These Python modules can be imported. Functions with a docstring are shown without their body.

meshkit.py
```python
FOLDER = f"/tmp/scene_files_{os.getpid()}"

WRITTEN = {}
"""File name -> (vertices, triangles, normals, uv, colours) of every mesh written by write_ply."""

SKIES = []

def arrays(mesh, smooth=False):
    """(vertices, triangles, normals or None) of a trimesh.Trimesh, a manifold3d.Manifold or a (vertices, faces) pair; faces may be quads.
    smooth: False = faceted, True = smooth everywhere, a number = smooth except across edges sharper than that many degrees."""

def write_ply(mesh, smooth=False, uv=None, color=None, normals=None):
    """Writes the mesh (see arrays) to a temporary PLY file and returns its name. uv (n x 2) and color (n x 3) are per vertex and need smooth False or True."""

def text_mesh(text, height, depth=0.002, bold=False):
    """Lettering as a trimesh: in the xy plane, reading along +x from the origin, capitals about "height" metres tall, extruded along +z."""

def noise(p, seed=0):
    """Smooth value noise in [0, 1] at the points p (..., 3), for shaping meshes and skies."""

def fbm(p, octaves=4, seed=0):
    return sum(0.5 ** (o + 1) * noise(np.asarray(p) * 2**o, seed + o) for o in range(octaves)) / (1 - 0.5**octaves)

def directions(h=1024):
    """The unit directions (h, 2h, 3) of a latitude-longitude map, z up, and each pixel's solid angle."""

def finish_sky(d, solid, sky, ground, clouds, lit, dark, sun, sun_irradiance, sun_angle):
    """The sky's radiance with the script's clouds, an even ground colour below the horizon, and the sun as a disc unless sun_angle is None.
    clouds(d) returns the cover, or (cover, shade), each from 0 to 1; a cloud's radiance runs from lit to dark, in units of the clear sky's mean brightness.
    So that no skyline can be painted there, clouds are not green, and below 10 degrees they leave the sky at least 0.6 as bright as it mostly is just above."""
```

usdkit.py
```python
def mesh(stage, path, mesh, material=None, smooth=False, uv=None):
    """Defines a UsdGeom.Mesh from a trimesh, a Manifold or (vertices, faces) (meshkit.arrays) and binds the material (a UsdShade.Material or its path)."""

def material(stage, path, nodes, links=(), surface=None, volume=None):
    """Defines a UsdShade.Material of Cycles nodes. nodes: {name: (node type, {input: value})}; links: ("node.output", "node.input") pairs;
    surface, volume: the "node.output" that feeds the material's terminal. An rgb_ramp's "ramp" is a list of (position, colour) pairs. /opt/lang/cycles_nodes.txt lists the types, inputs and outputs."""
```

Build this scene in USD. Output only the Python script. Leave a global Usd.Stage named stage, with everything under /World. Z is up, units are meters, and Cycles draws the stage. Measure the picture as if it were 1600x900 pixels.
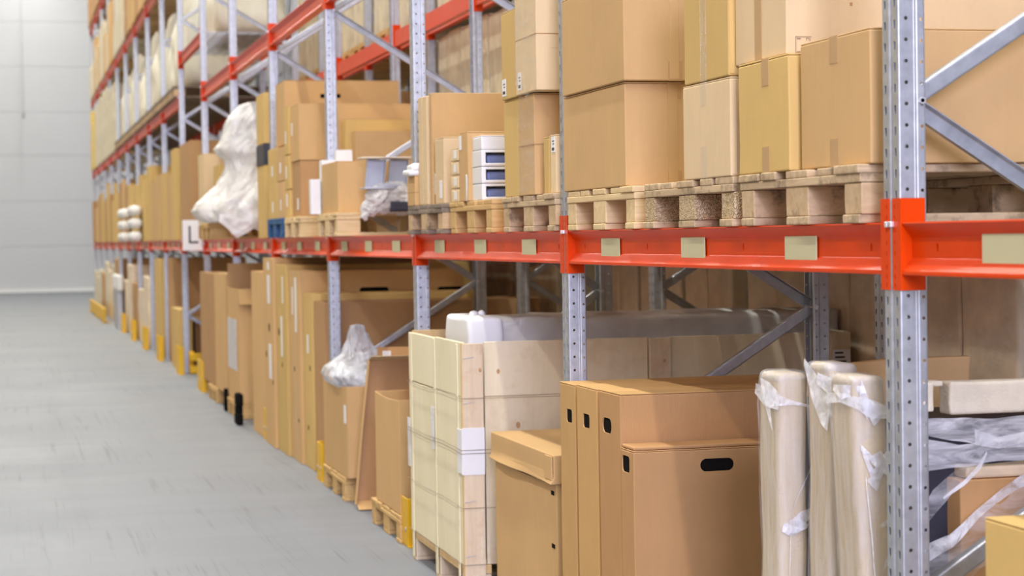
import math, random
import numpy as np, trimesh, manifold3d
from manifold3d import Manifold, Mesh as MMesh
from shapely.geometry import LineString, Polygon, Point, box as sbox
from shapely import affinity
import usdkit, meshkit
from pxr import Usd, UsdGeom, UsdLux, UsdShade, Gf, Sdf

stage = Usd.Stage.CreateInMemory()
UsdGeom.SetStageUpAxis(stage, UsdGeom.Tokens.z)
UsdGeom.SetStageMetersPerUnit(stage, 1.0)
UsdGeom.Xform.Define(stage, '/World'); UsdGeom.Scope.Define(stage, '/World/Looks')
rnd = random.Random(7)

# ------------------------------------------------------------------ camera
# x runs into the racking, y along the aisle, z up; the camera stands in the aisle, 1.585 m above the floor
YAW, PITCH, ROLL, FPX = 0.2524, 0.0262, -0.0154, 3038.3
EXPOSURE = 0.37
cam = UsdGeom.Camera.Define(stage, '/World/camera')
cam.CreateHorizontalApertureAttr(36.0); cam.CreateVerticalApertureAttr(20.25)
cam.CreateFocalLengthAttr(36.0 * FPX / 1600)
cam.CreateClippingRangeAttr(Gf.Vec2f(0.05, 300))
cam.CreateFStopAttr(4.3); cam.CreateFocusDistanceAttr(6.2)
cam.CreateExposureAttr(EXPOSURE)
_fw = np.array([math.sin(YAW) * math.cos(PITCH), math.cos(YAW) * math.cos(PITCH), -math.sin(PITCH)])
_r = np.array([math.cos(YAW), -math.sin(YAW), 0.0]); _u = np.cross(_r, _fw)
_r2 = _r * math.cos(ROLL) + _u * math.sin(ROLL); _u2 = -_r * math.sin(ROLL) + _u * math.cos(ROLL)
M = Gf.Matrix4d(*[float(x) for x in (*_r2, 0, *_u2, 0, *(-_fw), 0, 0, 0, 1.585, 1)])
cam.AddTransformOp().Set(M)

# ------------------------------------------------------------------ light: rows of strip lamps over the aisles, daylight from the dock doors behind
def rect_light(name, loc, w, h, rot, color, intensity):
    l = UsdLux.RectLight.Define(stage, '/World/' + name)
    l.CreateWidthAttr(w); l.CreateHeightAttr(h); l.CreateIntensityAttr(intensity); l.CreateColorAttr(Gf.Vec3f(*color))
    x = UsdGeom.Xformable(l); x.AddTranslateOp().Set(Gf.Vec3d(*loc)); x.AddRotateXYZOp().Set(Gf.Vec3f(*rot))
LAMP = (1.0, 0.985, 0.91)
rect_light('aisle_lamps', (0.75, 28, 11.8), 0.3, 75, (0, 0, 0), LAMP, 49)
rect_light('second_aisle_lamps', (6.6, 28, 11.8), 0.3, 75, (0, 0, 0), LAMP, 10)
rect_light('outer_aisle_lamps', (-4.6, 28, 11.8), 0.3, 75, (0, 0, 0), LAMP, 36)
rect_light('dock_daylight', (-0.9, -9.6, 5.2), 3.6, 4.6, (90, 0, 0), (0.90, 0.92, 1.38), 22)

# ------------------------------------------------------------------ materials
def mk(name, nodes, links, surface='p.BSDF'):
    return usdkit.material(stage, '/World/Looks/' + name, nodes, links, surface=surface)

def cardboard(name, col, rough=0.78, flute=0.0):
    n = {
        'tc': ('texture_coordinate', {}), 'oi': ('object_info', {}),
        'off': ('vector_math', {'math_type': 'scale', 'vector1': (13.7, 7.1, 3.3)}),
        'pos': ('vector_math', {'math_type': 'add'}),
        'n1': ('noise_texture', {'scale': 2.6, 'detail': 4.0, 'roughness': 0.6}),
        'm2': ('mapping', {'scale': (45, 45, 7)}),
        'n2': ('noise_texture', {'scale': 1.0, 'detail': 3.0, 'roughness': 0.6}),
        'n3': ('noise_texture', {'scale': 260.0, 'detail': 2.0}),
        'r1': ('map_range', {'from_min': 0.3, 'from_max': 0.7, 'to_min': 0.95, 'to_max': 1.045}),
        'r2': ('map_range', {'from_min': 0.25, 'from_max': 0.75, 'to_min': 0.978, 'to_max': 1.02}),
        'r3': ('map_range', {'from_min': 0.0, 'from_max': 1.0, 'to_min': 0.93, 'to_max': 1.06}),
        'a': ('math', {'math_type': 'multiply'}), 'b': ('math', {'math_type': 'multiply'}),
        'hsv': ('hsv', {'color': col}),
        'bump': ('bump', {'strength': 0.12, 'distance': 0.002}),
        'p': ('principled_bsdf', {'roughness': rough, 'specular_ior_level': 0.25}),
    }
    l = [('oi.random', 'off.scale'), ('tc.object', 'pos.vector1'), ('off.vector', 'pos.vector2'),
         ('pos.vector', 'n1.vector'), ('pos.vector', 'm2.vector'), ('m2.vector', 'n2.vector'), ('pos.vector', 'n3.vector'),
         ('n1.fac', 'r1.value'), ('n2.fac', 'r2.value'), ('oi.random', 'r3.value'),
         ('r1.result', 'a.value1'), ('r2.result', 'a.value2'), ('a.value', 'b.value1'), ('r3.result', 'b.value2'),
         ('b.value', 'hsv.value'), ('hsv.color', 'p.base_color'), ('n3.fac', 'bump.height'), ('bump.normal', 'p.normal')]
    if flute:
        n['w'] = ('wave_texture', {'bands_direction': 'x', 'scale': 52.0, 'distortion': 0.4, 'detail': 1.0})
        n['wb'] = ('bump', {'strength': flute, 'distance': 0.002})
        l = [x for x in l if x[1] != 'p.normal'] + [('tc.object', 'w.vector'), ('w.fac', 'wb.height'), ('bump.normal', 'wb.normal'), ('wb.normal', 'p.normal')]
    return mk(name, n, l)

def wood(name, c0, c1, scale, dark=None, stain=0.0, rough=0.75):
    n = {
        'tc': ('texture_coordinate', {}), 'oi': ('object_info', {}),
        'off': ('vector_math', {'math_type': 'scale', 'vector1': (5.7, 9.1, 3.3)}), 'pos': ('vector_math', {'math_type': 'add'}),
        'm': ('mapping', {'scale': scale}),
        'n': ('noise_texture', {'scale': 1.0, 'detail': 5.0, 'roughness': 0.65, 'distortion': 0.6}),
        'r': ('rgb_ramp', {'ramp': [(0.28, c0), (0.72, c1)]}),
        'ns': ('noise_texture', {'scale': 9.0, 'detail': 4.0, 'roughness': 0.7}),
        'rs': ('map_range', {'from_min': 0.52, 'from_max': 0.70, 'to_min': 0.0, 'to_max': stain, 'clamp': True}),
        'mx': ('mix', {'mix_type': 'mix', 'color2': dark or tuple(x * 0.35 for x in c0)}),
        'bump': ('bump', {'strength': 0.25, 'distance': 0.003}),
        'p': ('principled_bsdf', {'roughness': rough, 'specular_ior_level': 0.25}),
    }
    l = [('oi.random', 'off.scale'), ('tc.object', 'pos.vector1'), ('off.vector', 'pos.vector2'), ('pos.vector', 'm.vector'), ('m.vector', 'n.vector'),
         ('n.fac', 'r.fac'), ('pos.vector', 'ns.vector'), ('ns.fac', 'rs.value'), ('rs.result', 'mx.fac'), ('r.color', 'mx.color1'),
         ('mx.color', 'p.base_color'), ('n.fac', 'bump.height'), ('bump.normal', 'p.normal')]
    return mk(name, n, l)

def plain(name, col, rough=0.5, metal=0.0, var=0.05, scale=6.0, coat=0.0, spec=0.5, bump=0.0, bscale=60.0):
    n = {'tc': ('texture_coordinate', {}), 'n': ('noise_texture', {'scale': scale, 'detail': 4.0, 'roughness': 0.6}),
         'r': ('rgb_ramp', {'ramp': [(0.3, tuple(x * (1 - var) for x in col)), (0.7, tuple(min(1, x * (1 + var)) for x in col))]}),
         'p': ('principled_bsdf', {'roughness': rough, 'metallic': metal, 'coat_weight': coat, 'specular_ior_level': spec})}
    l = [('tc.object', 'n.vector'), ('n.fac', 'r.fac'), ('r.color', 'p.base_color')]
    if bump:
        n['nb'] = ('noise_texture', {'scale': bscale, 'detail': 3.0}); n['b'] = ('bump', {'strength': bump, 'distance': 0.004})
        l += [('tc.object', 'nb.vector'), ('nb.fac', 'b.height'), ('b.normal', 'p.normal')]
    return mk(name, n, l)

def film(name, lo, hi, scale=(6, 6, 14), col=(0.9, 0.9, 0.92), rough=0.22):
    n = {'tc': ('texture_coordinate', {}), 'm': ('mapping', {'scale': scale}),
         'n': ('noise_texture', {'scale': 1.0, 'detail': 5.0, 'roughness': 0.65, 'distortion': 1.2}),
         'r': ('map_range', {'from_min': 0.36, 'from_max': 0.68, 'to_min': lo, 'to_max': hi, 'clamp': True}),
         'b': ('bump', {'strength': 0.6, 'distance': 0.01}),
         't': ('transparent_bsdf', {'color': (0.97, 0.97, 0.97)}), 'p': ('principled_bsdf', {'base_color': col, 'roughness': rough}),
         'mx': ('mix_closure', {})}
    l = [('tc.object', 'm.vector'), ('m.vector', 'n.vector'), ('n.fac', 'r.value'), ('n.fac', 'b.height'), ('b.normal', 'p.normal'),
         ('r.result', 'mx.fac'), ('t.BSDF', 'mx.closure1'), ('p.BSDF', 'mx.closure2')]
    return mk(name, n, l, 'mx.closure')

MT = {}
MT['kraft'] = cardboard('kraft', (0.62, 0.392, 0.172))
MT['kraft_yellow'] = cardboard('kraft_yellow', (0.63, 0.425, 0.150))
MT['kraft_pale'] = cardboard('kraft_pale', (0.74, 0.555, 0.32))
MT['kraft_warm'] = cardboard('kraft_warm', (0.59, 0.355, 0.135))
MT['kraft_pink'] = cardboard('kraft_pink', (0.53, 0.295, 0.125))
MT['kraft_brown'] = cardboard('kraft_brown', (0.46, 0.265, 0.115))
MT['kraft_fluted'] = cardboard('kraft_fluted', (0.52, 0.29, 0.12), flute=0.22)
MT['kraft_raw'] = cardboard('kraft_raw', (0.50, 0.285, 0.135))
MT['tape'] = plain('tape', (0.50, 0.31, 0.14), 0.28, spec=0.6)
MT['clear_tape'] = film('clear_tape', 0.10, 0.35, (30, 30, 30), (0.9, 0.8, 0.65), 0.2)
MT['paper'] = plain('paper', (0.80, 0.80, 0.79), 0.6, var=0.02)
MT['ink'] = plain('ink', (0.03, 0.03, 0.035), 0.6, var=0.0)
MT['print'] = plain('print', (0.30, 0.20, 0.12), 0.8, var=0.0)
MT['pine_x'] = wood('pine_x', (0.62, 0.44, 0.21), (0.79, 0.61, 0.35), (3, 45, 45))
MT['pine_y'] = wood('pine_y', (0.62, 0.44, 0.21), (0.79, 0.61, 0.35), (45, 3, 45))
MT['yellow_x'] = wood('yellow_x', (0.52, 0.32, 0.12), (0.68, 0.46, 0.20), (3, 45, 45))
MT['yellow_y'] = wood('yellow_y', (0.52, 0.32, 0.12), (0.68, 0.46, 0.20), (45, 3, 45))
MT['old_x'] = wood('old_x', (0.42, 0.30, 0.17), (0.64, 0.48, 0.29), (3, 45, 45), (0.05, 0.035, 0.025), 0.7)
MT['old_y'] = wood('old_y', (0.42, 0.30, 0.17), (0.64, 0.48, 0.29), (45, 3, 45), (0.05, 0.035, 0.025), 0.7)
MT['grey_x'] = wood('grey_x', (0.17, 0.135, 0.10), (0.32, 0.255, 0.19), (3, 45, 45), (0.04, 0.03, 0.025), 0.6)
MT['grey_y'] = wood('grey_y', (0.17, 0.135, 0.10), (0.32, 0.255, 0.19), (45, 3, 45), (0.04, 0.03, 0.025), 0.6)
MT['block_old'] = wood('block_old', (0.47, 0.32, 0.17), (0.67, 0.49, 0.29), (9, 30, 30), (0.04, 0.03, 0.02), 0.75)
MT['blue_wood'] = wood('blue_wood', (0.03, 0.085, 0.20), (0.06, 0.15, 0.31), (20, 20, 20))
MT['chip'] = mk('chip', {'tc': ('texture_coordinate', {}), 'v': ('voronoi_texture', {'scale': 230.0, 'randomness': 1.0}), 'n': ('noise_texture', {'scale': 120.0, 'detail': 3.0}),
    's': ('separate_color', {}), 'r': ('rgb_ramp', {'ramp': [(0.0, (0.38, 0.25, 0.12)), (0.5, (0.58, 0.42, 0.23)), (1.0, (0.74, 0.58, 0.36))]}),
    'b': ('bump', {'strength': 0.9, 'distance': 0.006}), 'p': ('principled_bsdf', {'roughness': 0.85, 'specular_ior_level': 0.2})},
    [('tc.object', 'v.vector'), ('tc.object', 'n.vector'), ('v.color', 's.color'), ('s.r', 'r.fac'), ('r.color', 'p.base_color'), ('v.distance', 'b.height'), ('b.normal', 'p.normal')])
MT['ply'] = wood('ply', (0.77, 0.69, 0.45), (0.87, 0.80, 0.58), (4, 4, 1.2), (0.45, 0.27, 0.12), 0.0)
MT['plank'] = wood('plank', (0.66, 0.51, 0.34), (0.78, 0.66, 0.48), (26, 26, 1.6), (0.48, 0.27, 0.12), 0.30)
MT['panel_pine'] = wood('panel_pine', (0.72, 0.60, 0.40), (0.83, 0.73, 0.52), (9, 9, 1.3), (0.52, 0.31, 0.15), 0.22)
MT['edge_wood'] = wood('edge_wood', (0.64, 0.42, 0.18), (0.76, 0.56, 0.30), (20, 20, 2))
MT['knot_wood'] = wood('knot_wood', (0.42, 0.23, 0.10), (0.60, 0.38, 0.19), (60, 60, 60))
MT['steel'] = plain('steel', (0.48, 0.50, 0.52), 0.42, 0.72, 0.14, 26.0, bump=0.05, bscale=14)
MT['wire'] = plain('wire', (0.30, 0.25, 0.20), 0.5, 0.4)
MT['steel_dark'] = plain('steel_dark', (0.45, 0.45, 0.46), 0.45, 0.6, 0.08, 20.0)
MT['orange'] = plain('orange', (0.69, 0.054, 0.001), 0.32, 0.0, 0.08, 5.0, spec=0.16)
MT['card'] = plain('card', (0.60, 0.58, 0.345), 0.5, var=0.02)
MT['zinc'] = plain('zinc', (0.75, 0.75, 0.76), 0.35, 0.7, 0.05)
MT['guard_yellow'] = plain('guard_yellow', (0.74, 0.43, 0.002), 0.5, 0.0, 0.06, 9.0)
MT['white'] = plain('white', (0.80, 0.80, 0.80), 0.45, var=0.02)
MT['foam'] = plain('foam', (0.80, 0.71, 0.56), 0.7, var=0.05, scale=20, bump=0.35, bscale=120)
MT['pack'] = mk('pack', {'tc': ('texture_coordinate', {}), 'm': ('mapping', {'scale': (90, 90, 260)}), 'n': ('noise_texture', {'scale': 1.0, 'detail': 3.0, 'roughness': 0.6, 'distortion': 0.8}),
    'ml': ('mapping', {'scale': (14, 14, 3)}), 'nl': ('noise_texture', {'scale': 1.0, 'detail': 3.0}),
    'r': ('rgb_ramp', {'ramp': [(0.3, (0.55, 0.435, 0.285)), (0.7, (0.63, 0.53, 0.375))]}), 'b': ('bump', {'strength': 0.45, 'distance': 0.003}),
    'p': ('principled_bsdf', {'roughness': 0.5, 'specular_ior_level': 0.4})},
    [('tc.object', 'm.vector'), ('m.vector', 'n.vector'), ('tc.object', 'ml.vector'), ('ml.vector', 'nl.vector'), ('nl.fac', 'r.fac'), ('r.color', 'p.base_color'), ('n.fac', 'b.height'), ('b.normal', 'p.normal')])
MT['film'] = film('film', 0.04, 0.42)
MT['film_load'] = film('film_load', 0.03, 0.24, (7, 7, 22), (0.80, 0.76, 0.68), 0.25)
MT['film_haze'] = film('film_haze', 0.22, 0.78, (5, 5, 26), (0.90, 0.89, 0.92), 0.25)
MT['film_streak'] = film('film_streak', 0.0, 0.26, (30, 30, 4.2), (0.93, 0.92, 0.93), 0.25)
MT['film_white'] = film('film_white', 0.30, 0.92, (18, 18, 18), (0.92, 0.92, 0.94), 0.3)
MT['film_bag'] = film('film_bag', 0.12, 0.75, (9, 9, 6), (0.80, 0.81, 0.84), 0.2)
MT['bag'] = film('bag', 0.50, 0.95, (7, 7, 7), (0.80, 0.79, 0.76), 0.3)
MT['sack'] = plain('sack', (0.80, 0.77, 0.64), 0.6, var=0.06, scale=5, bump=0.5, bscale=9)
MT['wrap_pale'] = plain('wrap_pale', (0.66, 0.58, 0.40), 0.35, var=0.22, scale=5, bump=0.5, bscale=16)
MT['yellow_wrap'] = plain('yellow_wrap', (0.72, 0.52, 0.12), 0.4, var=0.15)
MT['wrap_taupe'] = plain('wrap_taupe', (0.84, 0.66, 0.44), 0.30, var=0.20, scale=5, bump=0.5, bscale=16)
MT['dark_cloth'] = plain('dark_cloth', (0.030, 0.030, 0.045), 0.55, var=0.3, scale=6, bump=0.6, bscale=12)
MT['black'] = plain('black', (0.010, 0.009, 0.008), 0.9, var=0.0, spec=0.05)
MT['blue_pack'] = plain('blue_pack', (0.16, 0.21, 0.42), 0.35, var=0.3, scale=18)
MT['bracket'] = plain('bracket', (0.50, 0.52, 0.56), 0.4, 0.3, 0.06)
MT['green'] = plain('green', (0.30, 0.46, 0.14), 0.6)
MT['wall'] = plain('wall', (0.56, 0.57, 0.60), 0.5, var=0.015, scale=0.6)
MT['skirting'] = plain('skirting', (0.84, 0.84, 0.84), 0.45, var=0.01)
MT['ceiling'] = plain('ceiling', (0.50, 0.50, 0.50), 0.8, var=0.02)
MT['side_wall'] = plain('side_wall', (0.46, 0.37, 0.26), 0.7, var=0.03)
MT['concrete'] = mk('concrete', {
    'g': ('geometry', {}),
    'n1': ('noise_texture', {'scale': 0.55, 'detail': 6.0, 'roughness': 0.6}),
    'm2': ('mapping', {'scale': (0.35, 3.2, 1)}), 'n2': ('noise_texture', {'scale': 1.0, 'detail': 4.0, 'roughness': 0.55}),
    'm3': ('mapping', {'scale': (24, 0.42, 1)}), 'n3': ('noise_texture', {'scale': 1.0, 'detail': 3.0, 'roughness': 0.75, 'distortion': 0.5}),
    'mk3': ('noise_texture', {'scale': 0.9, 'detail': 2.0}),
    'r1': ('map_range', {'from_min': 0.3, 'from_max': 0.7, 'to_min': 0.92, 'to_max': 1.08}),
    'r2': ('map_range', {'from_min': 0.3, 'from_max': 0.7, 'to_min': 0.95, 'to_max': 1.05}),
    'r3': ('map_range', {'from_min': 0.56, 'from_max': 0.65, 'to_min': 0.0, 'to_max': 0.27, 'clamp': True}),
    'rm': ('map_range', {'from_min': 0.44, 'from_max': 0.58, 'to_min': 0.0, 'to_max': 1.0, 'clamp': True}),
    'mm': ('math', {'math_type': 'multiply'}), 'inv': ('math', {'math_type': 'subtract', 'value1': 1.0}),
    'a': ('math', {'math_type': 'multiply'}), 'b': ('math', {'math_type': 'multiply'}),
    'hsv': ('hsv', {'color': (0.190, 0.203, 0.225)}),
    'rr': ('map_range', {'from_min': 0.3, 'from_max': 0.7, 'to_min': 0.48, 'to_max': 0.66}),
    'p': ('principled_bsdf', {'specular_ior_level': 0.45})},
    [('g.position', 'n1.vector'), ('g.position', 'm2.vector'), ('m2.vector', 'n2.vector'), ('g.position', 'm3.vector'), ('m3.vector', 'n3.vector'), ('g.position', 'mk3.vector'),
     ('n1.fac', 'r1.value'), ('n2.fac', 'r2.value'), ('n3.fac', 'r3.value'), ('mk3.fac', 'rm.value'), ('r3.result', 'mm.value1'), ('rm.result', 'mm.value2'), ('mm.value', 'inv.value2'),
     ('r1.result', 'a.value1'), ('r2.result', 'a.value2'), ('a.value', 'b.value1'), ('inv.value', 'b.value2'), ('b.value', 'hsv.value'), ('hsv.color', 'p.base_color'),
     ('n1.fac', 'rr.value'), ('rr.result', 'p.roughness')])

# ------------------------------------------------------------------ scene helpers
_used = {}
def numbered(base, parent='/World'):
    k = _used.setdefault(parent, {}); n = k.get(base, 0); k[base] = n + 1
    return base if n == 0 else f'{base}_{n:03d}'

def keys(prim, **kw):
    for k, v in kw.items():
        if v: prim.SetCustomDataByKey(k, v)

GROUPS = {'rack_upright': 'galvanized rack uprights', 'rack_beam': 'orange rack beams', 'pallet': 'wooden pallets', 'post_guard': 'yellow post guards', 'guard_rail': 'yellow guard rails',
          'bulk_sack': 'pale bulk sacks high in the racking', 'wrapped_load': 'wrapped pallet loads', 'carton': 'cardboard cartons in the racking', 'small_carton': 'stacked small boxes',
          'drawer_box': 'stacked white drawer boxes', 'blue_packet': 'blue packets in the drawer boxes', 'foam_pack': 'cream foam packs in cling film', 'white_sack': 'piles of small white sacks',
          'flat_pack': 'flat cardboard packs on edge', 'open_carton': 'open cartons on the floor', 'white_box': 'small white boxes', 'plastic_bag': 'crumpled plastic bags', 'black_corner_foam': 'black foam corners'}
def thing(name, label, cat, loc=(0, 0, 0), rz=0.0, group=None, kind=None):
    x = UsdGeom.Xform.Define(stage, '/World/' + numbered(name))
    x.AddTranslateOp().Set(Gf.Vec3d(*[float(a) for a in loc])); x.AddRotateZOp().Set(float(rz))
    keys(x.GetPrim(), label=label, category=cat, group=group or GROUPS.get(name), kind=kind)
    return x.GetPrim()

def part(name, mesh, mat, parent, smooth=False, label=None, kind=None):
    p = str(parent.GetPath())
    m = usdkit.mesh(stage, p + '/' + numbered(name, p), mesh, MT[mat] if isinstance(mat, str) else mat, smooth=smooth)
    keys(m.GetPrim(), label=label, kind=kind)
    return m.GetPrim()

def struct(name, mesh, mat, parent=None):
    if parent is None:
        m = usdkit.mesh(stage, '/World/' + numbered(name), mesh, MT[mat]); keys(m.GetPrim(), kind='structure'); return m.GetPrim()
    return part(name, mesh, mat, parent)

def dup(src, label, loc, rz=0.0, group=None):
    base = src.GetName(); base = base[:-4] if base[-4:-3] == '_' and base[-3:].isdigit() else base
    x = UsdGeom.Xform.Define(stage, '/World/' + numbered(base))
    x.AddTranslateOp().Set(Gf.Vec3d(*[float(a) for a in loc])); x.AddRotateZOp().Set(float(rz))
    p = x.GetPrim(); p.GetReferences().AddInternalReference(src.GetPath()); p.SetInstanceable(True)
    keys(p, label=label, category=src.GetCustomDataByKey('category'), group=group or GROUPS.get(base), kind=src.GetCustomDataByKey('kind'))
    return p

# ------------------------------------------------------------------ mesh helpers
def bx(x0, x1, y0, y1, z0, z1):
    b = trimesh.creation.box((x1 - x0, y1 - y0, z1 - z0)); b.apply_translation(((x0 + x1) / 2, (y0 + y1) / 2, (z0 + z1) / 2)); return b
def cat(*ms): return trimesh.util.concatenate([m for m in ms])
def cyl(p, q, r, n=10): return trimesh.creation.cylinder(radius=r, segment=[p, q], sections=n)

def soft(x0, x1, y0, y1, z0, z1, r=0.006, warp=0.0015, n=3, seed=0, freq=3.0):
    """A box with rounded edges whose faces wander a little."""
    c = np.array([(x0 + x1) / 2, (y0 + y1) / 2, (z0 + z1) / 2]); h = np.array([x1 - x0, y1 - y0, z1 - z0]) / 2
    r = min(r, h.min() * 0.9)
    ax = []
    for k in range(3):
        i = h[k] - r
        ax.append(np.concatenate([[-h[k], -h[k] + r * 0.45], np.linspace(-i, i, n + 2), [h[k] - r * 0.45, h[k]]]))
    V, F, off = [], [], 0
    for k in range(3):
        u, v = (k + 1) % 3, (k + 2) % 3
        gu, gv = np.meshgrid(ax[u], ax[v], indexing='ij'); nu, nv = gu.shape
        idx = np.arange(nu * nv).reshape(nu, nv)
        q = np.stack([idx[:-1, :-1], idx[1:, :-1], idx[1:, 1:], idx[:-1, 1:]], -1).reshape(-1, 4)
        for s in (-1, 1):
            p = np.zeros((nu * nv, 3)); p[:, k] = s * h[k]; p[:, u] = gu.ravel(); p[:, v] = gv.ravel()
            V.append(p); F.append((q if s > 0 else q[:, ::-1]) + off); off += nu * nv
    V = np.vstack(V); F = np.vstack(F)
    core = np.clip(V, -(h - r), h - r); d = V - core; L = np.linalg.norm(d, axis=1, keepdims=True)
    V = np.where(L > 1e-9, core + d / np.maximum(L, 1e-9) * r, V)
    F = np.vstack([F[:, [0, 1, 2]], F[:, [0, 2, 3]]])
    V = V + c
    if warp:
        o = np.array([seed * 3.17, seed * 1.31, seed * 2.77])
        for k in range(3):
            V[:, k] += (meshkit.noise(V * freq + o + k * 11, seed=k) - 0.5) * 2 * warp * np.clip((V[:, 2] - z0) / max(0.03, (z1 - z0) * 0.2), 0, 1)
    m = trimesh.Trimesh(V, F, process=False); m.merge_vertices(digits_vertex=6)
    return m

def to_man(m): return Manifold(MMesh(np.asarray(m.vertices, np.float32), np.asarray(m.faces, np.uint32)))
def to_tri(mf):
    q = mf.to_mesh(); return trimesh.Trimesh(q.vert_properties[:, :3], q.tri_verts, process=False)

def prism(poly, z0, z1):
    m = trimesh.creation.extrude_polygon(poly, z1 - z0, engine='earcut'); m.apply_translation((0, 0, z0)); return m
def along_y(poly, y0, y1):
    """Profile given in (x, z), swept along y."""
    m = trimesh.creation.extrude_polygon(poly, y1 - y0, engine='earcut'); v = m.vertices.copy()
    m.vertices = np.stack([v[:, 0], y1 - v[:, 2], v[:, 1]], 1); return m

def fillet(pts, r=0.004, n=4):
    """Rounds the bends of a polyline."""
    pts = [np.array(p, float) for p in pts]; out = [pts[0]]
    for a, b, c in zip(pts, pts[1:], pts[2:]):
        d1, d2 = (a - b), (c - b); l1, l2 = np.linalg.norm(d1), np.linalg.norm(d2); t = min(r, l1 * 0.45, l2 * 0.45)
        p, q = b + d1 / l1 * t, b + d2 / l2 * t
        for k in range(n + 1):
            s = k / n; out.append((1 - s) ** 2 * p + 2 * s * (1 - s) * b + s * s * q)
    out.append(pts[-1]); return out

def blob(spheres, edge=0.03, amp=0.02, freq=9.0, seed=0, ridge=True, smooth_n=6):
    """One lumpy skin round a cluster of (x, y, z, radius), creased like plastic sheet."""
    mf = None
    for k, (x, y, z, r) in enumerate(spheres):
        s = Manifold.sphere(r, 24).translate((x, y, z))
        mf = s if mf is None else mf + s
    mf = mf.refine_to_length(edge); m = to_tri(mf); m.merge_vertices()
    trimesh.smoothing.filter_taubin(m, iterations=smooth_n)
    n = m.vertex_normals; f = meshkit.fbm(m.vertices * freq + seed, 4, seed)
    d = (1 - np.abs(2 * f - 1)) if ridge else f
    m.vertices = m.vertices + n * ((d - d.mean()) * 2 * amp)[:, None]
    return m

def ribbon(pts, widths, side, seed=0, across=8, amp=0.004, step=0.03, normal=None):
    """A creased strip along pts; side is the direction of its width, normal that of its creases."""
    pts = np.array(pts, float); seg = np.r_[0, np.cumsum(np.linalg.norm(np.diff(pts, axis=0), axis=1))]
    n = max(4, int(seg[-1] / step)); s = np.linspace(0, seg[-1], n + 1)
    P = np.stack([np.interp(s, seg, pts[:, k]) for k in range(3)], 1); W = np.interp(s, seg, np.array(widths, float))
    side = np.array(side, float)
    if side.ndim == 1: side = np.repeat(side[None], n + 1, 0)
    t = np.linspace(-1, 1, across + 1)
    wob = (meshkit.noise(np.stack([s * 14, s * 0 + seed * 7.3, s * 0], 1)) - 0.5) * 0.5
    V = P[:, None] + side[:, None] * ((t[None] + wob[:, None]) * W[:, None])[..., None]
    if normal is None: normal = (0, -1, 0)
    q = V.reshape(-1, 3)
    nz = meshkit.fbm(q * np.array([14, 14, 30]) + seed * 5.1, 3, seed) - 0.5
    q = q + np.asarray(normal, float).reshape(-1, 3).repeat(len(q) if np.ndim(normal) == 1 else across + 1, 0)[:len(q)] * (nz * 2 * amp)[:, None]
    idx = np.arange(len(q)).reshape(n + 1, across + 1)
    F = np.stack([idx[:-1, :-1], idx[1:, :-1], idx[1:, 1:], idx[:-1, 1:]], -1).reshape(-1, 4)
    F = np.vstack([F[:, [0, 1, 2]], F[:, [0, 2, 3]]])
    return trimesh.Trimesh(q, F, process=False)

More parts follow.
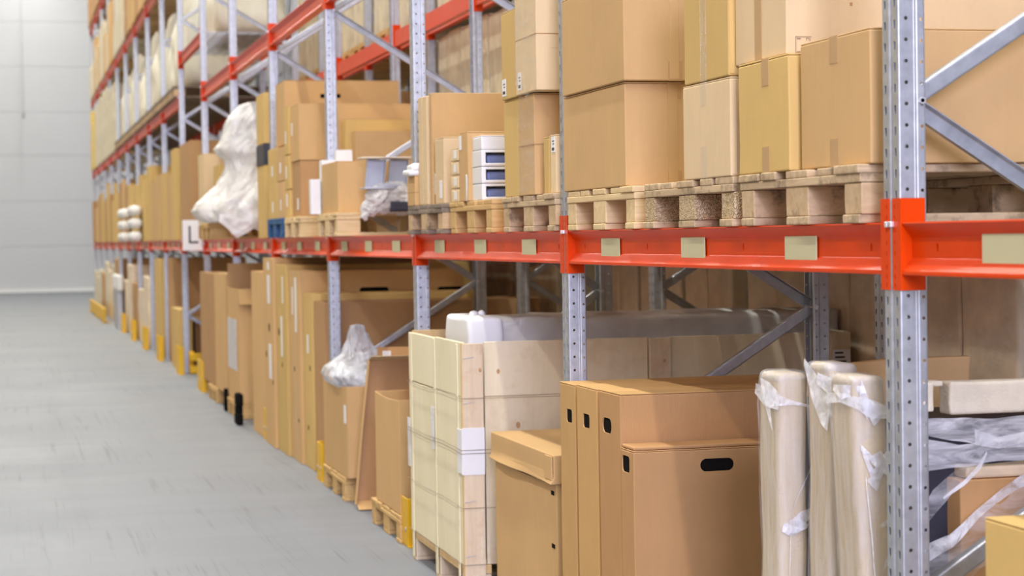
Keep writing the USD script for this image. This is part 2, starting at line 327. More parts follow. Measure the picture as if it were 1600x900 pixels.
# ------------------------------------------------------------------ cartons
_seed = [0]
def carton(label, x0, x1, y0, y1, z0, z1, mat='kraft', tapes=(), labels=(), holes=(), seam=None, flaps=True, name='carton', cat_='carton', group=None, rz=0.0, warp=0.0016, flap_mat=None, bands=(), dots=()):
    """A closed carton. tapes: (face, centre, z0, z1); labels: (face, a0, a1, z0, z1); holes: (face, centre, z, width, height); face 'aisle' is -x, 'end' is -y. World numbers."""
    _seed[0] += 1; sd = _seed[0]
    cx, cy = (x0 + x1) / 2, (y0 + y1) / 2; hx, hy, hz = (x1 - x0) / 2, (y1 - y0) / 2, z1 - z0
    t = thing(name, label, cat_, (cx, cy, z0), rz, group)
    ft = 0.0045 if flaps else 0.0
    m = soft(-hx, hx, -hy, hy, 0, hz - ft, 0.005, warp, 3, sd)
    if holes:
        b = to_man(m)
        for (face, a, z, w, h) in holes:
            slot = sbox(-w / 2 + h / 2, -0.0001, w / 2 - h / 2, 0.0001).buffer(h / 2 - 0.0001, 8) if w > 2 * h else sbox(-w / 2, -h / 2, w / 2, h / 2).buffer(-h * 0.24).buffer(h * 0.24)
            both = to_man(trimesh.creation.extrude_polygon(slot, 0.05, engine='earcut')).translate((0, 0, -0.042))      # an opening 8 mm deep, a black slab behind it paints the shade inside
            if face == 'end': both = both.rotate((-90, 0, 0)).translate((a - cx, -hy, z - z0))
            else: both = both.rotate((0, 0, 90)).rotate((0, 90, 0)).translate((-hx, a - cy, z - z0))
            b = b - both
        part('body', to_tri(b), mat, t, smooth=35)
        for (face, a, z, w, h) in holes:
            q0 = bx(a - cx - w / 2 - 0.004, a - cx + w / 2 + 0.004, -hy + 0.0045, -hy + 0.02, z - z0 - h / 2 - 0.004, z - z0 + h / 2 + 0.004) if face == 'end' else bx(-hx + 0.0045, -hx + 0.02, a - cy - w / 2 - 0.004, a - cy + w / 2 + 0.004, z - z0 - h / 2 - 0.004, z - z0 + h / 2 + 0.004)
            part('hand_hole', q0, 'black', t)  # solid black backing, painted in for the unlit inside of the carton
    else:
        part('body', m, mat, t, smooth=True)
    fm = flap_mat or mat
    if flaps:
        lift = rnd.uniform(0.0005, 0.0025); g = 0.0015
        for s in (-1, 1):
            f = soft(-hx + 0.001, hx - 0.001, -hy + 0.001 if s < 0 else g, -g if s < 0 else hy - 0.001, hz - ft, hz, 0.0018, 0.0, 2, sd) if hx >= hy else \
                soft(-hx + 0.001 if s < 0 else g, -g if s < 0 else hx - 0.001, -hy + 0.001, hy - 0.001, hz - ft, hz, 0.0018, 0.0, 2, sd)
            part('flap', f, fm, t, smooth=True)
    for tp in tapes:
        face, a, q0, q1 = tp[:4]; mm = tp[4] if len(tp) > 4 else 'tape'; w = 0.025
        if face == 'aisle': tm = bx(-hx - 0.0009, -hx + 0.002, a - cy - w, a - cy + w, q0 - z0, q1 - z0)
        elif face == 'end': tm = bx(a - cx - w, a - cx + w, -hy - 0.0009, -hy + 0.002, q0 - z0, q1 - z0)
        else: tm = bx(-hx + 0.002, hx - 0.002, -w, w, hz - 0.002, hz + 0.0008) if hx >= hy else bx(-w, w, -hy + 0.002, hy - 0.002, hz - 0.002, hz + 0.0008)
        part('tape_strip', tm, mm, t)
    if seam:
        a0, a1 = seam
        part('glued_seam', soft(a0 - cx, a1 - cx, -hy - 0.0016, -hy + 0.004, 0.006, hz - ft - 0.004, 0.001, 0, 1), mat, t, smooth=True)
    for (face, a0, a1, q0, q1) in labels:
        e = 0.0011; near = y0 < 8.3
        if face == 'aisle':
            lb = part('paper_label', bx(-hx - e, -hx + 0.002, a0 - cy, a1 - cy, q0 - z0, q1 - z0), 'paper', t)
            bars = [bx(-hx - e - 0.0004, -hx, a0 - cy + (a1 - a0) * 0.15, a1 - cy - (a1 - a0) * f2, q0 - z0 + (q1 - q0) * f0, q0 - z0 + (q1 - q0) * f1) for f0, f1, f2 in ((0.12, 0.3, 0.2), (0.5, 0.56, 0.4), (0.68, 0.74, 0.3))]
        else:
            lb = part('paper_label', bx(a0 - cx, a1 - cx, -hy - e, -hy + 0.002, q0 - z0, q1 - z0), 'paper', t)
            bars = [bx(a0 - cx + (a1 - a0) * 0.15, a1 - cx - (a1 - a0) * f2, -hy - e - 0.0004, -hy, q0 - z0 + (q1 - q0) * f0, q0 - z0 + (q1 - q0) * f1) for f0, f1, f2 in ((0.12, 0.3, 0.2), (0.5, 0.56, 0.4), (0.68, 0.74, 0.3))]
        if near: part('printed_lines', cat(*bars), 'ink', lb, kind='stuff')
    for dy_, dz_, dr_ in dots: part('finger_hole', cyl((-hx - 0.001, dy_ - cy, dz_ - z0), (-hx + 0.004, dy_ - cy, dz_ - z0), dr_, 10), 'black', t)
    for bz0, bz1 in bands:
        part('cut_line', cat(bx(-hx - 0.0012, hx + 0.0012, -hy - 0.0012, hy + 0.0012, bz0 - z0, bz1 - z0)), 'kraft_brown', t)
    return t

def open_carton(label, x0, x1, y0, y1, z0, z1, mat='kraft', wall=0.006, flaps=(), dip=0.0, name='open_carton', holes=None, inner=None):
    """A topless carton of four side panels; flaps: (side, width, degrees below level); dip sags the panel on the aisle."""
    _seed[0] += 1; sd = _seed[0]
    cx, cy = (x0 + x1) / 2, (y0 + y1) / 2; hx, hy, hz = (x1 - x0) / 2, (y1 - y0) / 2, z1 - z0
    t = thing(name, label, 'carton', (cx, cy, z0))
    def panel(a, b, c, d, sag=0.0):
        m = soft(a, b, c, d, 0.003, hz, 0.002, 0.0, 9, sd)
        if sag:
            v = m.vertices; s = np.clip((v[:, 1] + hy) / (2 * hy), 0, 1); v[:, 2] -= np.where(v[:, 2] > hz * 0.6, sag * 4 * s * (1 - s), 0); m.vertices = v
        return m
    part('side_panel', panel(-hx, -hx + wall, -hy, hy, dip), mat, t, smooth=True)
    part('side_panel', panel(hx - wall, hx, -hy, hy), mat, t, smooth=True)
    part('side_panel', panel(-hx + wall, hx - wall, -hy, -hy + wall), mat, t, smooth=True)
    part('side_panel', panel(-hx + wall, hx - wall, hy - wall, hy), mat, t, smooth=True)
    part('bottom_panel', bx(-hx + wall, hx - wall, -hy + wall, hy - wall, 0, 0.006), mat, t)
    for side, w, deg in flaps:
        a = math.radians(deg)
        L = (2 * hy if side in ('aisle', 'back') else 2 * hx) - 0.01
        f = soft(-w, 0, -L / 2, L / 2, -0.0025, 0.0025, 0.002, 0.002, 4, sd + 3)
        f.apply_transform(trimesh.transformations.rotation_matrix(-a, (0, 1, 0)))
        if side == 'aisle': f.apply_translation((-hx, 0, hz))
        elif side == 'back': f.apply_transform(trimesh.transformations.rotation_matrix(math.pi, (0, 0, 1))); f.apply_translation((hx, 0, hz))
        elif side == 'end': f.apply_transform(trimesh.transformations.rotation_matrix(math.pi / 2, (0, 0, 1))); f.apply_translation((0, -hy, hz))
        else: f.apply_transform(trimesh.transformations.rotation_matrix(-math.pi / 2, (0, 0, 1))); f.apply_translation((0, hy, hz))
        part('flap', f, mat, t, smooth=True)
    return t

# ================================================================== the hall
struct('floor', bx(-7, 16, -10, 66.5, -0.15, 0.0), 'concrete')
wb = struct('wall_back', bx(-7, 16, 66.55, 66.7, 0, 12.6), 'wall')
seams = [0.14, 1.52, 3.02, 4.53, 5.97, 7.47, 8.95, 10.42, 12.0]
for x0, x1 in ((-7, -1.4), (-1.4, 4.6), (4.6, 10.6), (10.6, 16)):
    for z0, z1 in zip(seams, seams[1:]):
        struct('panel', soft(x0 + 0.002, x1 - 0.002, 66.45, 66.56, z0 + 0.003, z1 - 0.003, 0.006, 0.0, 1), 'wall', wb)
struct('baseboard_back', bx(-7, 16, 66.38, 66.5, 0.0, 0.13), 'skirting')
struct('wall_left', bx(-7.15, -7, -10, 66.5, 0, 12.6), 'side_wall')
struct('wall_right', bx(16, 16.15, -10, 66.5, 0, 12.6), 'wall')
struct('wall_front', bx(-7, 16, -10.15, -10, 0, 12.6), 'wall')
struct('ceiling', bx(-7, 16, -10, 66.5, 12.4, 12.6), 'ceiling')
t = thing('pull_cord', 'thin grey pull cord hanging down in front of the far white wall', 'cord', (0.52, 64.5, 5.75))
part('cord', cyl((0, 0, 0.1), (0, 0, 4.2), 0.012), 'steel_dark', t); part('weight', trimesh.creation.capsule(0.12, 0.045).apply_translation((0, 0, 0)), 'steel_dark', t, smooth=True)

# ================================================================== racking
D, Y0, BAY = 2.019, 4.226, 2.8
def K(k): return Y0 + BAY * k
FRAME_H = 7.6
ORD = ['', 'first', 'second', 'third', 'fourth', 'fifth', 'sixth', 'seventh', 'eighth', 'ninth', 'tenth', 'eleventh', 'twelfth', 'thirteenth', 'fourteenth', 'fifteenth', 'sixteenth', 'seventeenth', 'eighteenth']

def post_mesh():
    half = [(0.0085, 0.0), (0.0085, 0.0055), (0.0, 0.0095), (0.0, 0.0415), (0.041, 0.0415), (0.0445, 0.0465), (0.066, 0.0465), (0.066, 0.036)]
    pts = fillet([(x, -y) for x, y in half[::-1]][:-1] + half, 0.0042)
    prof = LineString(pts).buffer(0.0011, cap_style=2, join_style=2)
    body = to_man(prism(prof, 0.0, FRAME_H))
    rows = np.arange(0.12, FRAME_H - 0.05, 0.05)
    def strip(poly, rot, shift):
        c = to_man(trimesh.creation.extrude_polygon(poly, 0.012, engine='earcut'))
        return c
    slot = Polygon([(-0.0055, 0.010), (0.0055, 0.010), (0.0055, -0.002), (0.0036, -0.010), (-0.0036, -0.010), (-0.0055, -0.002)])
    rnd8 = Point(0, 0).buffer(0.0047, 3); rnd7 = Point(0, 0).buffer(0.0042, 3)
    cuts = []
    s0 = to_man(trimesh.creation.extrude_polygon(slot, 0.012, engine='earcut')).rotate((90, 0, 0)).rotate((0, 0, 90))   # slot normal to x
    h8 = to_man(trimesh.creation.extrude_polygon(rnd8, 0.016, engine='earcut')).rotate((90, 0, 0))                      # round, normal to y
    h7 = to_man(trimesh.creation.extrude_polygon(rnd7, 0.016, engine='earcut')).rotate((90, 0, 0))
    for z in rows:
        for s in (-1, 1):
            cuts.append(s0.translate((-0.006, s * 0.0255, z)))
            cuts.append(h8.translate((0.020, s * 0.0415 + 0.008, z + 0.013)))
            cuts.append(h7.translate((0.0565, s * 0.0465 + 0.008, z + 0.010)))
    return to_tri(body - Manifold.compose(cuts))

POST = post_mesh()
REAR = POST.copy(); REAR.vertices = REAR.vertices * np.array([-1, -1, 1]) + np.array([1.05, 0, 0])

def brace_mesh(p, q, open_side):
    """A C channel from p to q in the plane of the ladder."""
    p, q = np.array(p, float), np.array(q, float); L = np.linalg.norm(q - p); d = (q - p) / L
    w, dep, th = 0.040, 0.024, 0.0022
    line = LineString(fillet([(-w / 2, dep), (-w / 2, 0), (w / 2, 0), (w / 2, dep)], 0.006)).buffer(th / 2, cap_style=2)
    m = trimesh.creation.extrude_polygon(line, L, engine='earcut')        # section in (a, b), length along z
    b = np.array([0, open_side, 0.0]); a = np.cross(b, d)
    v = m.vertices; m.vertices = p + v[:, :1] * a + (v[:, 1:2] - dep / 2) * b + v[:, 2:3] * d
    if np.linalg.det(np.stack([a, b, d])) < 0: m.invert()
    return m

def make_upright(label):
    t = thing('rack_upright', label, 'rack upright', (D, K(0), 0), 0, None, 'thing')
    part('front_post', POST, 'steel', t, smooth=30); part('rear_post', REAR, 'steel', t, smooth=30)
    part('foot_plate', soft(-0.03, 0.10, -0.075, 0.075, 0.0, 0.006, 0.002, 0, 1), 'steel_dark', t); part('foot_plate', soft(0.95, 1.08, -0.075, 0.075, 0.0, 0.006, 0.002, 0, 1), 'steel_dark', t)
    fz = 0.70 - 1.19; nodes = []
    z, front = 0.105, False
    while z < FRAME_H - 0.1: nodes.append((0.052 if front else 0.998, z)); z += 0.595; front = not front
    for k, (a, b) in enumerate(zip(nodes, nodes[1:])):
        d = np.array([b[0] - a[0], b[1] - a[1]]); d /= np.linalg.norm(d)
        part('brace', brace_mesh((a[0] + d[0] * 0.012, 0.004, a[1] + d[1] * 0.02), (b[0] - d[0] * 0.012, 0.004, b[1] - d[1] * 0.02), 1 if (a[0] < b[0]) else -1), 'steel', t, smooth=30)
    for x, z in nodes:
        xx = 0.0565 if x < 0.5 else 0.9935
        part('bolt', cat(cyl((xx, -0.0535, z), (xx, 0.0535, z), 0.005, 8), cyl((xx, -0.0535, z), (xx, -0.0475, z), 0.0088, 6)), 'zinc', t)
    return t

def ord_label(k):
    return {-1: 'galvanized rack upright cut by the picture edge'}.get(k)
UP = make_upright('galvanized punched rack upright with large holes, the biggest one, before the tall carton stacks')
UPL = {1: 'second galvanized upright of the racking, where three narrow handled cartons stand', 2: 'third galvanized upright of the racking, rising behind the big plywood crate',
       3: 'fourth galvanized upright of the racking, with the plastic bag at its floor level', 4: 'fifth galvanized upright of the racking, hidden at floor level by tall cartons',
       5: 'sixth galvanized upright of the racking, with the white sheeted heap before it', 6: 'seventh galvanized upright of the racking, at the edge of the floor level gap'}
for k in range(1, 17):
    dup(UP, UPL.get(k) or (f'eighth galvanized upright, standing at the far side of the floor level gap' if k == 7 else f'{ORD[k + 1]} galvanized upright of the racking counted from the big one in front'), (D, K(k), 0))
# the second rack, back to back with the first
for k in range(0, 9):
    dup(UP, f'galvanized upright of the rear rack, {ORD[k + 1]} counted from the camera end', (D + 1.05 + 0.23 + 1.05, K(k), 0), 180)

def beam_profile():
    return Polygon([(0.000, 0.1235), (0.050, 0.1235), (0.050, 0.0), (0.0, 0.0), (-0.001, 0.005), (0.0, 0.010), (0.024, 0.036), (0.026, 0.040), (0.026, 0.086), (0.024, 0.090), (0.001, 0.1165), (-0.001, 0.120)])
BL = BAY - 2 * 0.0525
def make_beam(label, group=None, cards=True):
    """Origin on the post line at the camera end of its bay, at the beam's underside."""
    t = thing('rack_beam', label, 'rack beam', (D, K(0), 1.482), 0, group, 'thing')
    b = to_man(along_y(beam_profile(), 0.0525, BAY - 0.0525))
    for y in (0.17, 1.03, 1.90, 2.62):
        b = b - to_man(prism(Point(0, 0).buffer(0.0055, 3), 0, 0.02)).scale((1, 2.0, 1)).rotate((0, 90, 0)).rotate((90, 0, 0)).translate((0.018, y, 0.064))
    part('rail', to_tri(b), 'orange', t, smooth=25)
    for s, y in ((1, 0.0), (-1, BAY)):
        c = to_man(bx(-0.0035, -0.0005, 0.009, 0.0535, -0.036, 0.180)) + to_man(bx(-0.0035, 0.060, 0.0490, 0.0525, -0.036, 0.180))
        for z in (-0.025, -0.005, 0.018, 0.050, 0.075, 0.105, 0.135, 0.16):
            for yy in (0.022, ):
                c = c - to_man(prism(sbox(-0.0028, -0.005, 0.0028, 0.005), -0.01, 0.02)).rotate((0, 90, 0)).rotate((90, 0, 0)).translate((0, yy, z))
        m = to_tri(c)
        if s < 0: m.vertices = m.vertices * np.array([1, -1, 1]) + np.array([0, BAY, 0]); m.invert()
        part('end_connector', m, 'orange', t)
        part('safety_pin', cat(soft(-0.012, -0.002, y + s * 0.012 - 0.006, y + s * 0.012 + 0.006, 0.112, 0.126, 0.002, 0, 1)), 'zinc', t)
    if cards:
        for y in (0.597, 1.44, 2.29):
            cd = part('label_card', soft(0.0185, 0.0225, y - 0.106, y + 0.106, 0.030, 0.094, 0.001, 0, 1), 'card', t)
    return t
BAYN = {0: 'bay of the stacked big cartons', 1: 'bay above the plywood crate', 2: 'bay above the leaning open carton', 3: 'bay above the row of tall cartons',
        4: 'bay with the white sheeted heap', 5: 'bay beside the floor level gap', 6: 'gap bay next to the letter sign'}
BM = make_beam('orange front beam with three blank cards in the ' + BAYN[0])
for k in list(range(-1, 0)) + list(range(1, 16)):
    lab = f'orange front beam at eye level in the {BAYN[k]}' if k in BAYN else ('orange front beam end at eye level, cut off by the picture edge' if k < 0 else f'orange eye level front beam of the {ORD[k + 1]} bay, far along the aisle')
    dup(BM, lab, (D, K(k), 1.482))
BP = make_beam('orange front beam above head height in the bay above the row of tall cartons', None, False)
BP.GetAttribute('xformOp:translate').Set(Gf.Vec3d(D, K(3), 3.12))
for k in (2, 4, 5): dup(BP, f'orange front beam above head height in the {BAYN[k]}', (D, K(k), 3.12))
dup(BP, 'orange front beam set higher than its neighbours over the gap bay', (D, K(6), 3.71))
for k in range(7, 16):
    dup(BP, f'orange second level beam under the pale sacks in the {ORD[k + 1]} bay', (D, K(k), 3.22), 0)
    dup(BP, f'orange third level beam high up in the {ORD[k + 1]} bay', (D, K(k), 4.96), 0)
for k in range(12, 16): dup(BP, f'orange fourth level beam near the top of the {ORD[k + 1]} bay', (D, K(k), 6.72), 0)
RX = D + 1.05
for k in range(0, 8):
    dup(BP, f'orange rear beam at eye level in the {ORD[k + 1]} bay', (RX, K(k + 1), 1.482), 180)
for k in (2, 3, 4, 5): dup(BP, f'orange rear beam above head height in the {BAYN[k]}', (RX, K(k + 1), 3.12), 180)
dup(BP, 'orange rear beam high over the gap bay', (RX, K(7), 3.71), 180)
for k in range(7, 11): dup(BP, f'orange rear beam under the pale sacks in the {ORD[k + 1]} bay', (RX, K(k + 1), 3.22), 180)
for k in range(0, 8):
    dup(BP, f'orange eye level beam of the rear rack in its {ORD[k + 1]} bay', (D + 1.28, K(k), 1.482))
    if k in (3, 4, 5, 6): dup(BP, f'orange second level beam of the rear rack in its {ORD[k + 1]} bay', (D + 1.28, K(k), 3.22))

# ------------------------------------------------------------------ yellow guards at the feet of the posts
def make_guard(label, w, h, loc, depth=0.05):
    t = thing('post_guard', label, 'post guard', loc)
    part('front_plate', soft(0.0, 0.008, -w / 2, w / 2, 0, h, 0.003, 0, 1), 'guard_yellow', t)
    for s in (-1, 1): part('side_plate', soft(0.006, depth, s * w / 2 - 0.004, s * w / 2 + 0.004, 0, h, 0.003, 0, 1), 'guard_yellow', t)
    part('base_plate', bx(0.0, depth, -w / 2 - 0.03, w / 2 + 0.03, 0, 0.006), 'guard_yellow', t)
    for s in (-1, 1): part('anchor_bolt', cyl((-0.004, s * w * 0.3, h * 0.35), (0.01, s * w * 0.3, h * 0.35), 0.012, 8), 'steel_dark', t)
    return t
GD = make_guard('yellow steel guard at the post between crate and brown carton pallet', 0.20, 0.25, (1.945, K(2) + 0.045, 0))
for k, s in ((0, 'yellow steel guard at the foot of the biggest upright'), (1, 'yellow steel guard at the second upright behind the lidded carton'), (3, 'yellow steel guard beside the carton with the plastic bag'), (4, 'yellow steel guard between the tall carton rows')):
    dup(GD, s, (1.945, K(k) + (0.02 if k < 2 else 0.075), 0))
GB = make_guard('wide yellow guard at the near side of the floor level gap', 0.50, 0.33, (1.93, K(6) - 0.16, 0), 0.06)
dup(GB, 'wide yellow guard below the letter sign', (1.93, K(7) - 0.12, 0))
for k, dy in ((8, -0.1), (9, 0.0), (10, 0.0), (11, 0.1)): dup(GB, f'wide yellow guard at the {ORD[k + 1]} post along the aisle', (1.90, K(k) + dy, 0))
t = thing('guard_rail', 'two yellow rails closing the rack side at the gap below the letter sign', 'guard rail', (2.06, K(7) - 0.28, 0))
for z in (0.05, 0.20): part('rail', soft(0, 1.0, -0.045, 0.045, z - 0.045, z + 0.045, 0.012, 0, 1), 'guard_yellow', t, smooth=True)
for x in (0.03, 0.97): part('post', soft(x - 0.03, x + 0.03, 0.05, 0.10, 0, 0.27, 0.006, 0, 1), 'guard_yellow', t)
t = thing('guard_rail', 'long yellow kick rail on the floor at the far end of the racking', 'guard rail', (1.80, 42.8, 0))
for a, b in ((-3.5, 0.0), (0.02, 3.5)): part('rail', soft(-0.02, 0.02, a, b, 0.02, 0.30, 0.012, 0, 1), 'guard_yellow', t)
for y in (-3.3, 0.0, 3.3): part('foot', bx(-0.06, 0.12, y - 0.06, y + 0.06, 0, 0.02), 'guard_yellow', t)

# letter sign
t = thing('letter_sign', 'white flag sign with a black letter L jutting from the upright at the gap', 'sign', (1.785, 20.93, 1.50))
sp = Polygon([(0.005, 0.0), (0.205, 0.0), (0.205, 0.10), (0.165, 0.12), (0.165, 0.312), (0.005, 0.312)]).buffer(0.006)
sm = trimesh.creation.extrude_polygon(sp, 0.006, engine='earcut'); v = sm.vertices; sm.vertices = np.stack([v[:, 0], 0.006 - v[:, 2], v[:, 1]], 1)
part('plate', sm, 'white', t)
lt = meshkit.text_mesh('L', 0.185, 0.002); v = lt.vertices; lt.vertices = np.stack([v[:, 0] * 0.92 + 0.045, -v[:, 2] - 0.0002, v[:, 1] + 0.07], 1)
part('letter', lt, 'ink', t)
part('clip', cat(bx(0.15, 0.232, 0.006, 0.012, 0.26, 0.29), bx(0.15, 0.232, 0.006, 0.012, 0.05, 0.08)), 'steel', t)

# ================================================================== pallets (0.8 x 1.2 x 0.144), short end to the aisle; origin under the middle of that end
def make_pallet(label, loc, top, cross, block, group=None, chipped=0.0):
    t = thing('pallet', label, 'pallet', loc, 0, group)
    L = 1.2; q = random.Random(hash_(label))
    for yc, w in ((-0.3275, 0.145), (-0.182, 0.100), (0.0, 0.145), (0.182, 0.100), (0.3275, 0.145)):
        e0 = q.uniform(-0.006, 0.004); part('top_board', soft(e0, L + q.uniform(-0.01, 0.004), yc - w / 2, yc + w / 2, 0.122, 0.1435 + q.uniform(-0.0015, 0.0005), 0.004, 0.0016, 2, q.randint(0, 99)), top, t, smooth=True)
    for xc in (0.0725, 0.6, 1.1275):
        part('cross_board', soft(xc - 0.0725, xc + 0.0725, -0.4, 0.4, 0.1, 0.122, 0.003, 0.001, 2, q.randint(0, 99)), cross, t, smooth=True)
        for yc, w in ((-0.35, 0.100), (0.0, 0.145), (0.35, 0.100)):
            part('block', soft(xc - 0.0725 + q.uniform(0, 0.006), xc + 0.0725, yc - w / 2 + q.uniform(-0.004, 0.004), yc + w / 2 + q.uniform(-0.004, 0.004), 0.022, 0.1, 0.004, 0.002, 1, q.randint(0, 99)), block, t, smooth=True)
    for yc, w in ((-0.35, 0.100), (0.0, 0.145), (0.35, 0.100)):
        part('bottom_board', soft(q.uniform(-0.004, 0.004), L, yc - w / 2 + q.uniform(-0.006, 0.006), yc + w / 2 + q.uniform(-0.006, 0.006), 0.0, 0.022, 0.004, 0.001, 2, q.randint(0, 99)), top, t, smooth=True)
    return t
def hash_(s): return sum((i + 1) * ord(c) for i, c in enumerate(s)) % 100003
BT = 1.6055          # top of the eye level beams
PT = BT + 0.144
P_new = make_pallet('clean pale pine pallet under the two big matching cartons', (2.00, 6.52, BT), 'pine_x', 'pine_y', 'pine_x')
P_chip = make_pallet('weathered pallet with chipboard blocks on the beam, second from the big upright', (2.00, 5.62, BT), 'old_x', 'old_y', 'chip')
P_old = make_pallet('old stained grey brown pallet on the beam beside the big upright', (2.00, 4.76, BT), 'old_x', 'old_y', 'block_old')
P_yel = make_pallet('yellowish pallet under the white drawer boxes on the beam', (2.00, 8.49, BT), 'yellow_x', 'yellow_y', 'yellow_x')
P_grey = make_pallet('dark weathered grey pallet under the large flat sheets of cardboard', (1.975, 9.37, BT), 'grey_x', 'grey_y', 'block_old')
dup(P_old, 'worn pallet under the four cartons stacked in two columns', (2.00, 7.49, BT))
dup(P_new, 'pale pallet under the carton with the white plastic bag', (1.92, 12.06, BT))
dup(P_new, 'pale pallet under the wide brown cartons behind the fourth upright', (1.93, 13.66, BT))
P_blue = make_pallet('small blue pallet on the beam between the tan cartons', (1.93, 14.62, BT), 'blue_wood', 'blue_wood', 'blue_wood')
dup(P_yel, 'pallet under the white sheeted heap jutting out over the aisle', (1.72, 17.72, BT))
dup(P_yel, 'pallet under the tan cartons behind the white sheeted heap', (1.97, 20.45, BT))
# on the floor
dup(P_yel, 'floor pallet under the brown open carton next to the crate', (1.93, 10.30, 0))
dup(P_yel, 'floor pallet under the carton that holds the plastic bag', (1.93, 12.02, 0))
dup(P_yel, 'floor pallet beneath the carton with the film patch', (1.93, 17.72, 0))
dup(P_yel, 'floor pallet beneath the plain tall cartons by the gap', (1.93, 19.55, 0))
dup(P_old, 'floor pallet beneath the film wrapped dark load', (2.19, 4.86, 0))

# ================================================================== goods at eye level, first bay (beside the big upright)
CT = 'clear_tape'
carton('big brown matching carton, the lower one, on the clean pale pallet', 2.00, 2.80, 6.21, 6.955, PT, 2.098, 'kraft', seam=(2.152, 2.187), tapes=[('end', 2.175, 2.04, 2.098), ('end', 2.175, PT, 1.80)])
carton('big brown matching carton, the upper one, stacked on its twin', 1.99, 2.79, 6.18, 6.925, 2.100, 2.452, 'kraft', seam=(2.150, 2.184), tapes=[('end', 2.170, 2.10, 2.165)])
carton('pale carton in the middle of the first bay, under a darker yellowish one', 2.00, 2.55, 5.23, 5.63, PT, 2.034, 'kraft_pale', seam=(2.004, 2.02), tapes=[('aisle', 5.450, 1.965, 2.034, CT), ('aisle', 5.450, PT, 1.845, CT)])
carton('yellowish taped carton on top of the pale one in the first bay', 2.00, 2.55, 5.24, 5.615, 2.037, 2.43, 'kraft_yellow', seam=(2.004, 2.018), tapes=[('aisle', 5.445, 2.037, 2.43, CT)])
carton('mustard carton with two short tape tabs between two paler cartons', 2.00, 3.10, 4.80, 5.165, PT, 2.059, 'kraft_yellow', tapes=[('aisle', 4.962, 1.985, 2.059), ('aisle', 4.962, PT, 1.82)])
carton('large tan carton with two tape tabs, directly beside the big upright', 2.022, 3.12, 4.345, 4.77, PT, 2.079, 'kraft', tapes=[('aisle', 4.557, 2.01, 2.079), ('aisle', 4.557, PT, 1.82)])
t = carton('large pale carton on top with a printed handling symbol on its side', 2.02, 3.15, 4.86, 5.235, 2.062, 2.44, 'kraft_pale', tapes=[('aisle', 5.058, 2.062, 2.44)])
mark = [bx(2.047, 2.0485, 4.8585, 4.861, 2.062, 2.11), bx(2.047, 2.093, 4.8585, 4.861, 2.1085, 2.11), bx(2.051, 2.062, 4.8585, 4.861, 2.103, 2.106), bx(2.051, 2.062, 4.8585, 4.861, 2.067, 2.070),
        bx(2.078, 2.086, 4.8585, 4.861, 2.1050, 2.106), bx(2.078, 2.079, 4.8585, 4.861, 2.099, 2.106), bx(2.085, 2.086, 4.8585, 4.861, 2.099, 2.106), bx(2.0885, 2.0895, 4.8585, 4.861, 2.098, 2.106)]
mark = cat(*mark); mark.apply_translation((-2.585, -5.0475, -2.062)); part('printed_symbol', mark, 'print', t)
nick = cat(soft(2.205, 2.213, 4.8583, 4.861, 2.194, 2.203, 0.002, 0, 1)); nick.apply_translation((-2.585, -5.0475, -2.062)); part('torn_nick', nick, 'kraft_brown', t)

dup(UP, 'galvanized rack upright past the picture edge', (D, K(-1), 0))
# second bay
carton('narrow tall carton, lower one of the yellowish column in the second bay', 2.00, 2.45, 7.615, 7.845, PT, 2.148, 'kraft_yellow')
carton('narrow tall carton, upper one of the yellowish column in the second bay', 1.99, 2.45, 7.60, 7.835, 2.150, 2.508, 'kraft_yellow', labels=[('aisle', 7.765, 7.825, 2.165, 2.235)])
t = carton('film wrapped tall carton, lower one, beside the second upright', 2.00, 2.50, 7.37, 7.605, PT, 2.148, 'kraft', bands=[(1.945, 1.950)])
part('film_wrap', ribbon([(-0.252, -0.125, 0.2), (-0.252, 0.125, 0.2)], [0.195, 0.195], (0, 0, 1), 3, 12, 0.004, 0.02, (-1, 0, 0)), 'film_load', t)
t = carton('film wrapped pale carton stacked high beside the second upright', 1.985, 2.52, 7.27, 7.585, 2.152, 2.64, 'kraft_pale', labels=[('aisle', 7.50, 7.55, 2.17, 2.24)], tapes=[('end', 2.06, 2.315, 2.316)], bands=[(2.368, 2.372)])
part('film_wrap', ribbon([(-0.270, -0.165, 0.244), (-0.270, 0.165, 0.244)], [0.24, 0.24], (0, 0, 1), 5, 12, 0.005, 0.02, (-1, 0, 0)), 'film_load', t)
carton('thin labelled carton standing beside the second upright on the beam', 2.012, 2.35, 7.105, 7.185, PT, 1.972, 'kraft_pale', labels=[('aisle', 7.115, 7.165, 1.905, 1.965)])
carton('thin plain carton next to the thin labelled one', 2.012, 2.35, 7.20, 7.28, PT, 1.968, 'kraft_yellow')
carton('tan carton behind the white drawer boxes, with a corner label', 2.00, 2.46, 8.52, 8.69, PT, 2.062, 'kraft', labels=[('aisle', 8.64, 8.685, 1.985, 2.05)], warp=0.003)
z = PT
for k, h in enumerate((0.064, 0.062, 0.064, 0.062)):
    carton(f'small pale box, {("lowest", "second", "third", "topmost")[k]} of the four stacked beside the tan carton', 2.00, 2.20, 8.715, 8.86, z, z + h - 0.003, 'kraft_pale', labels=[('aisle', 8.75, 8.80, z + 0.012, z + 0.05)], name='small_carton'); z += h
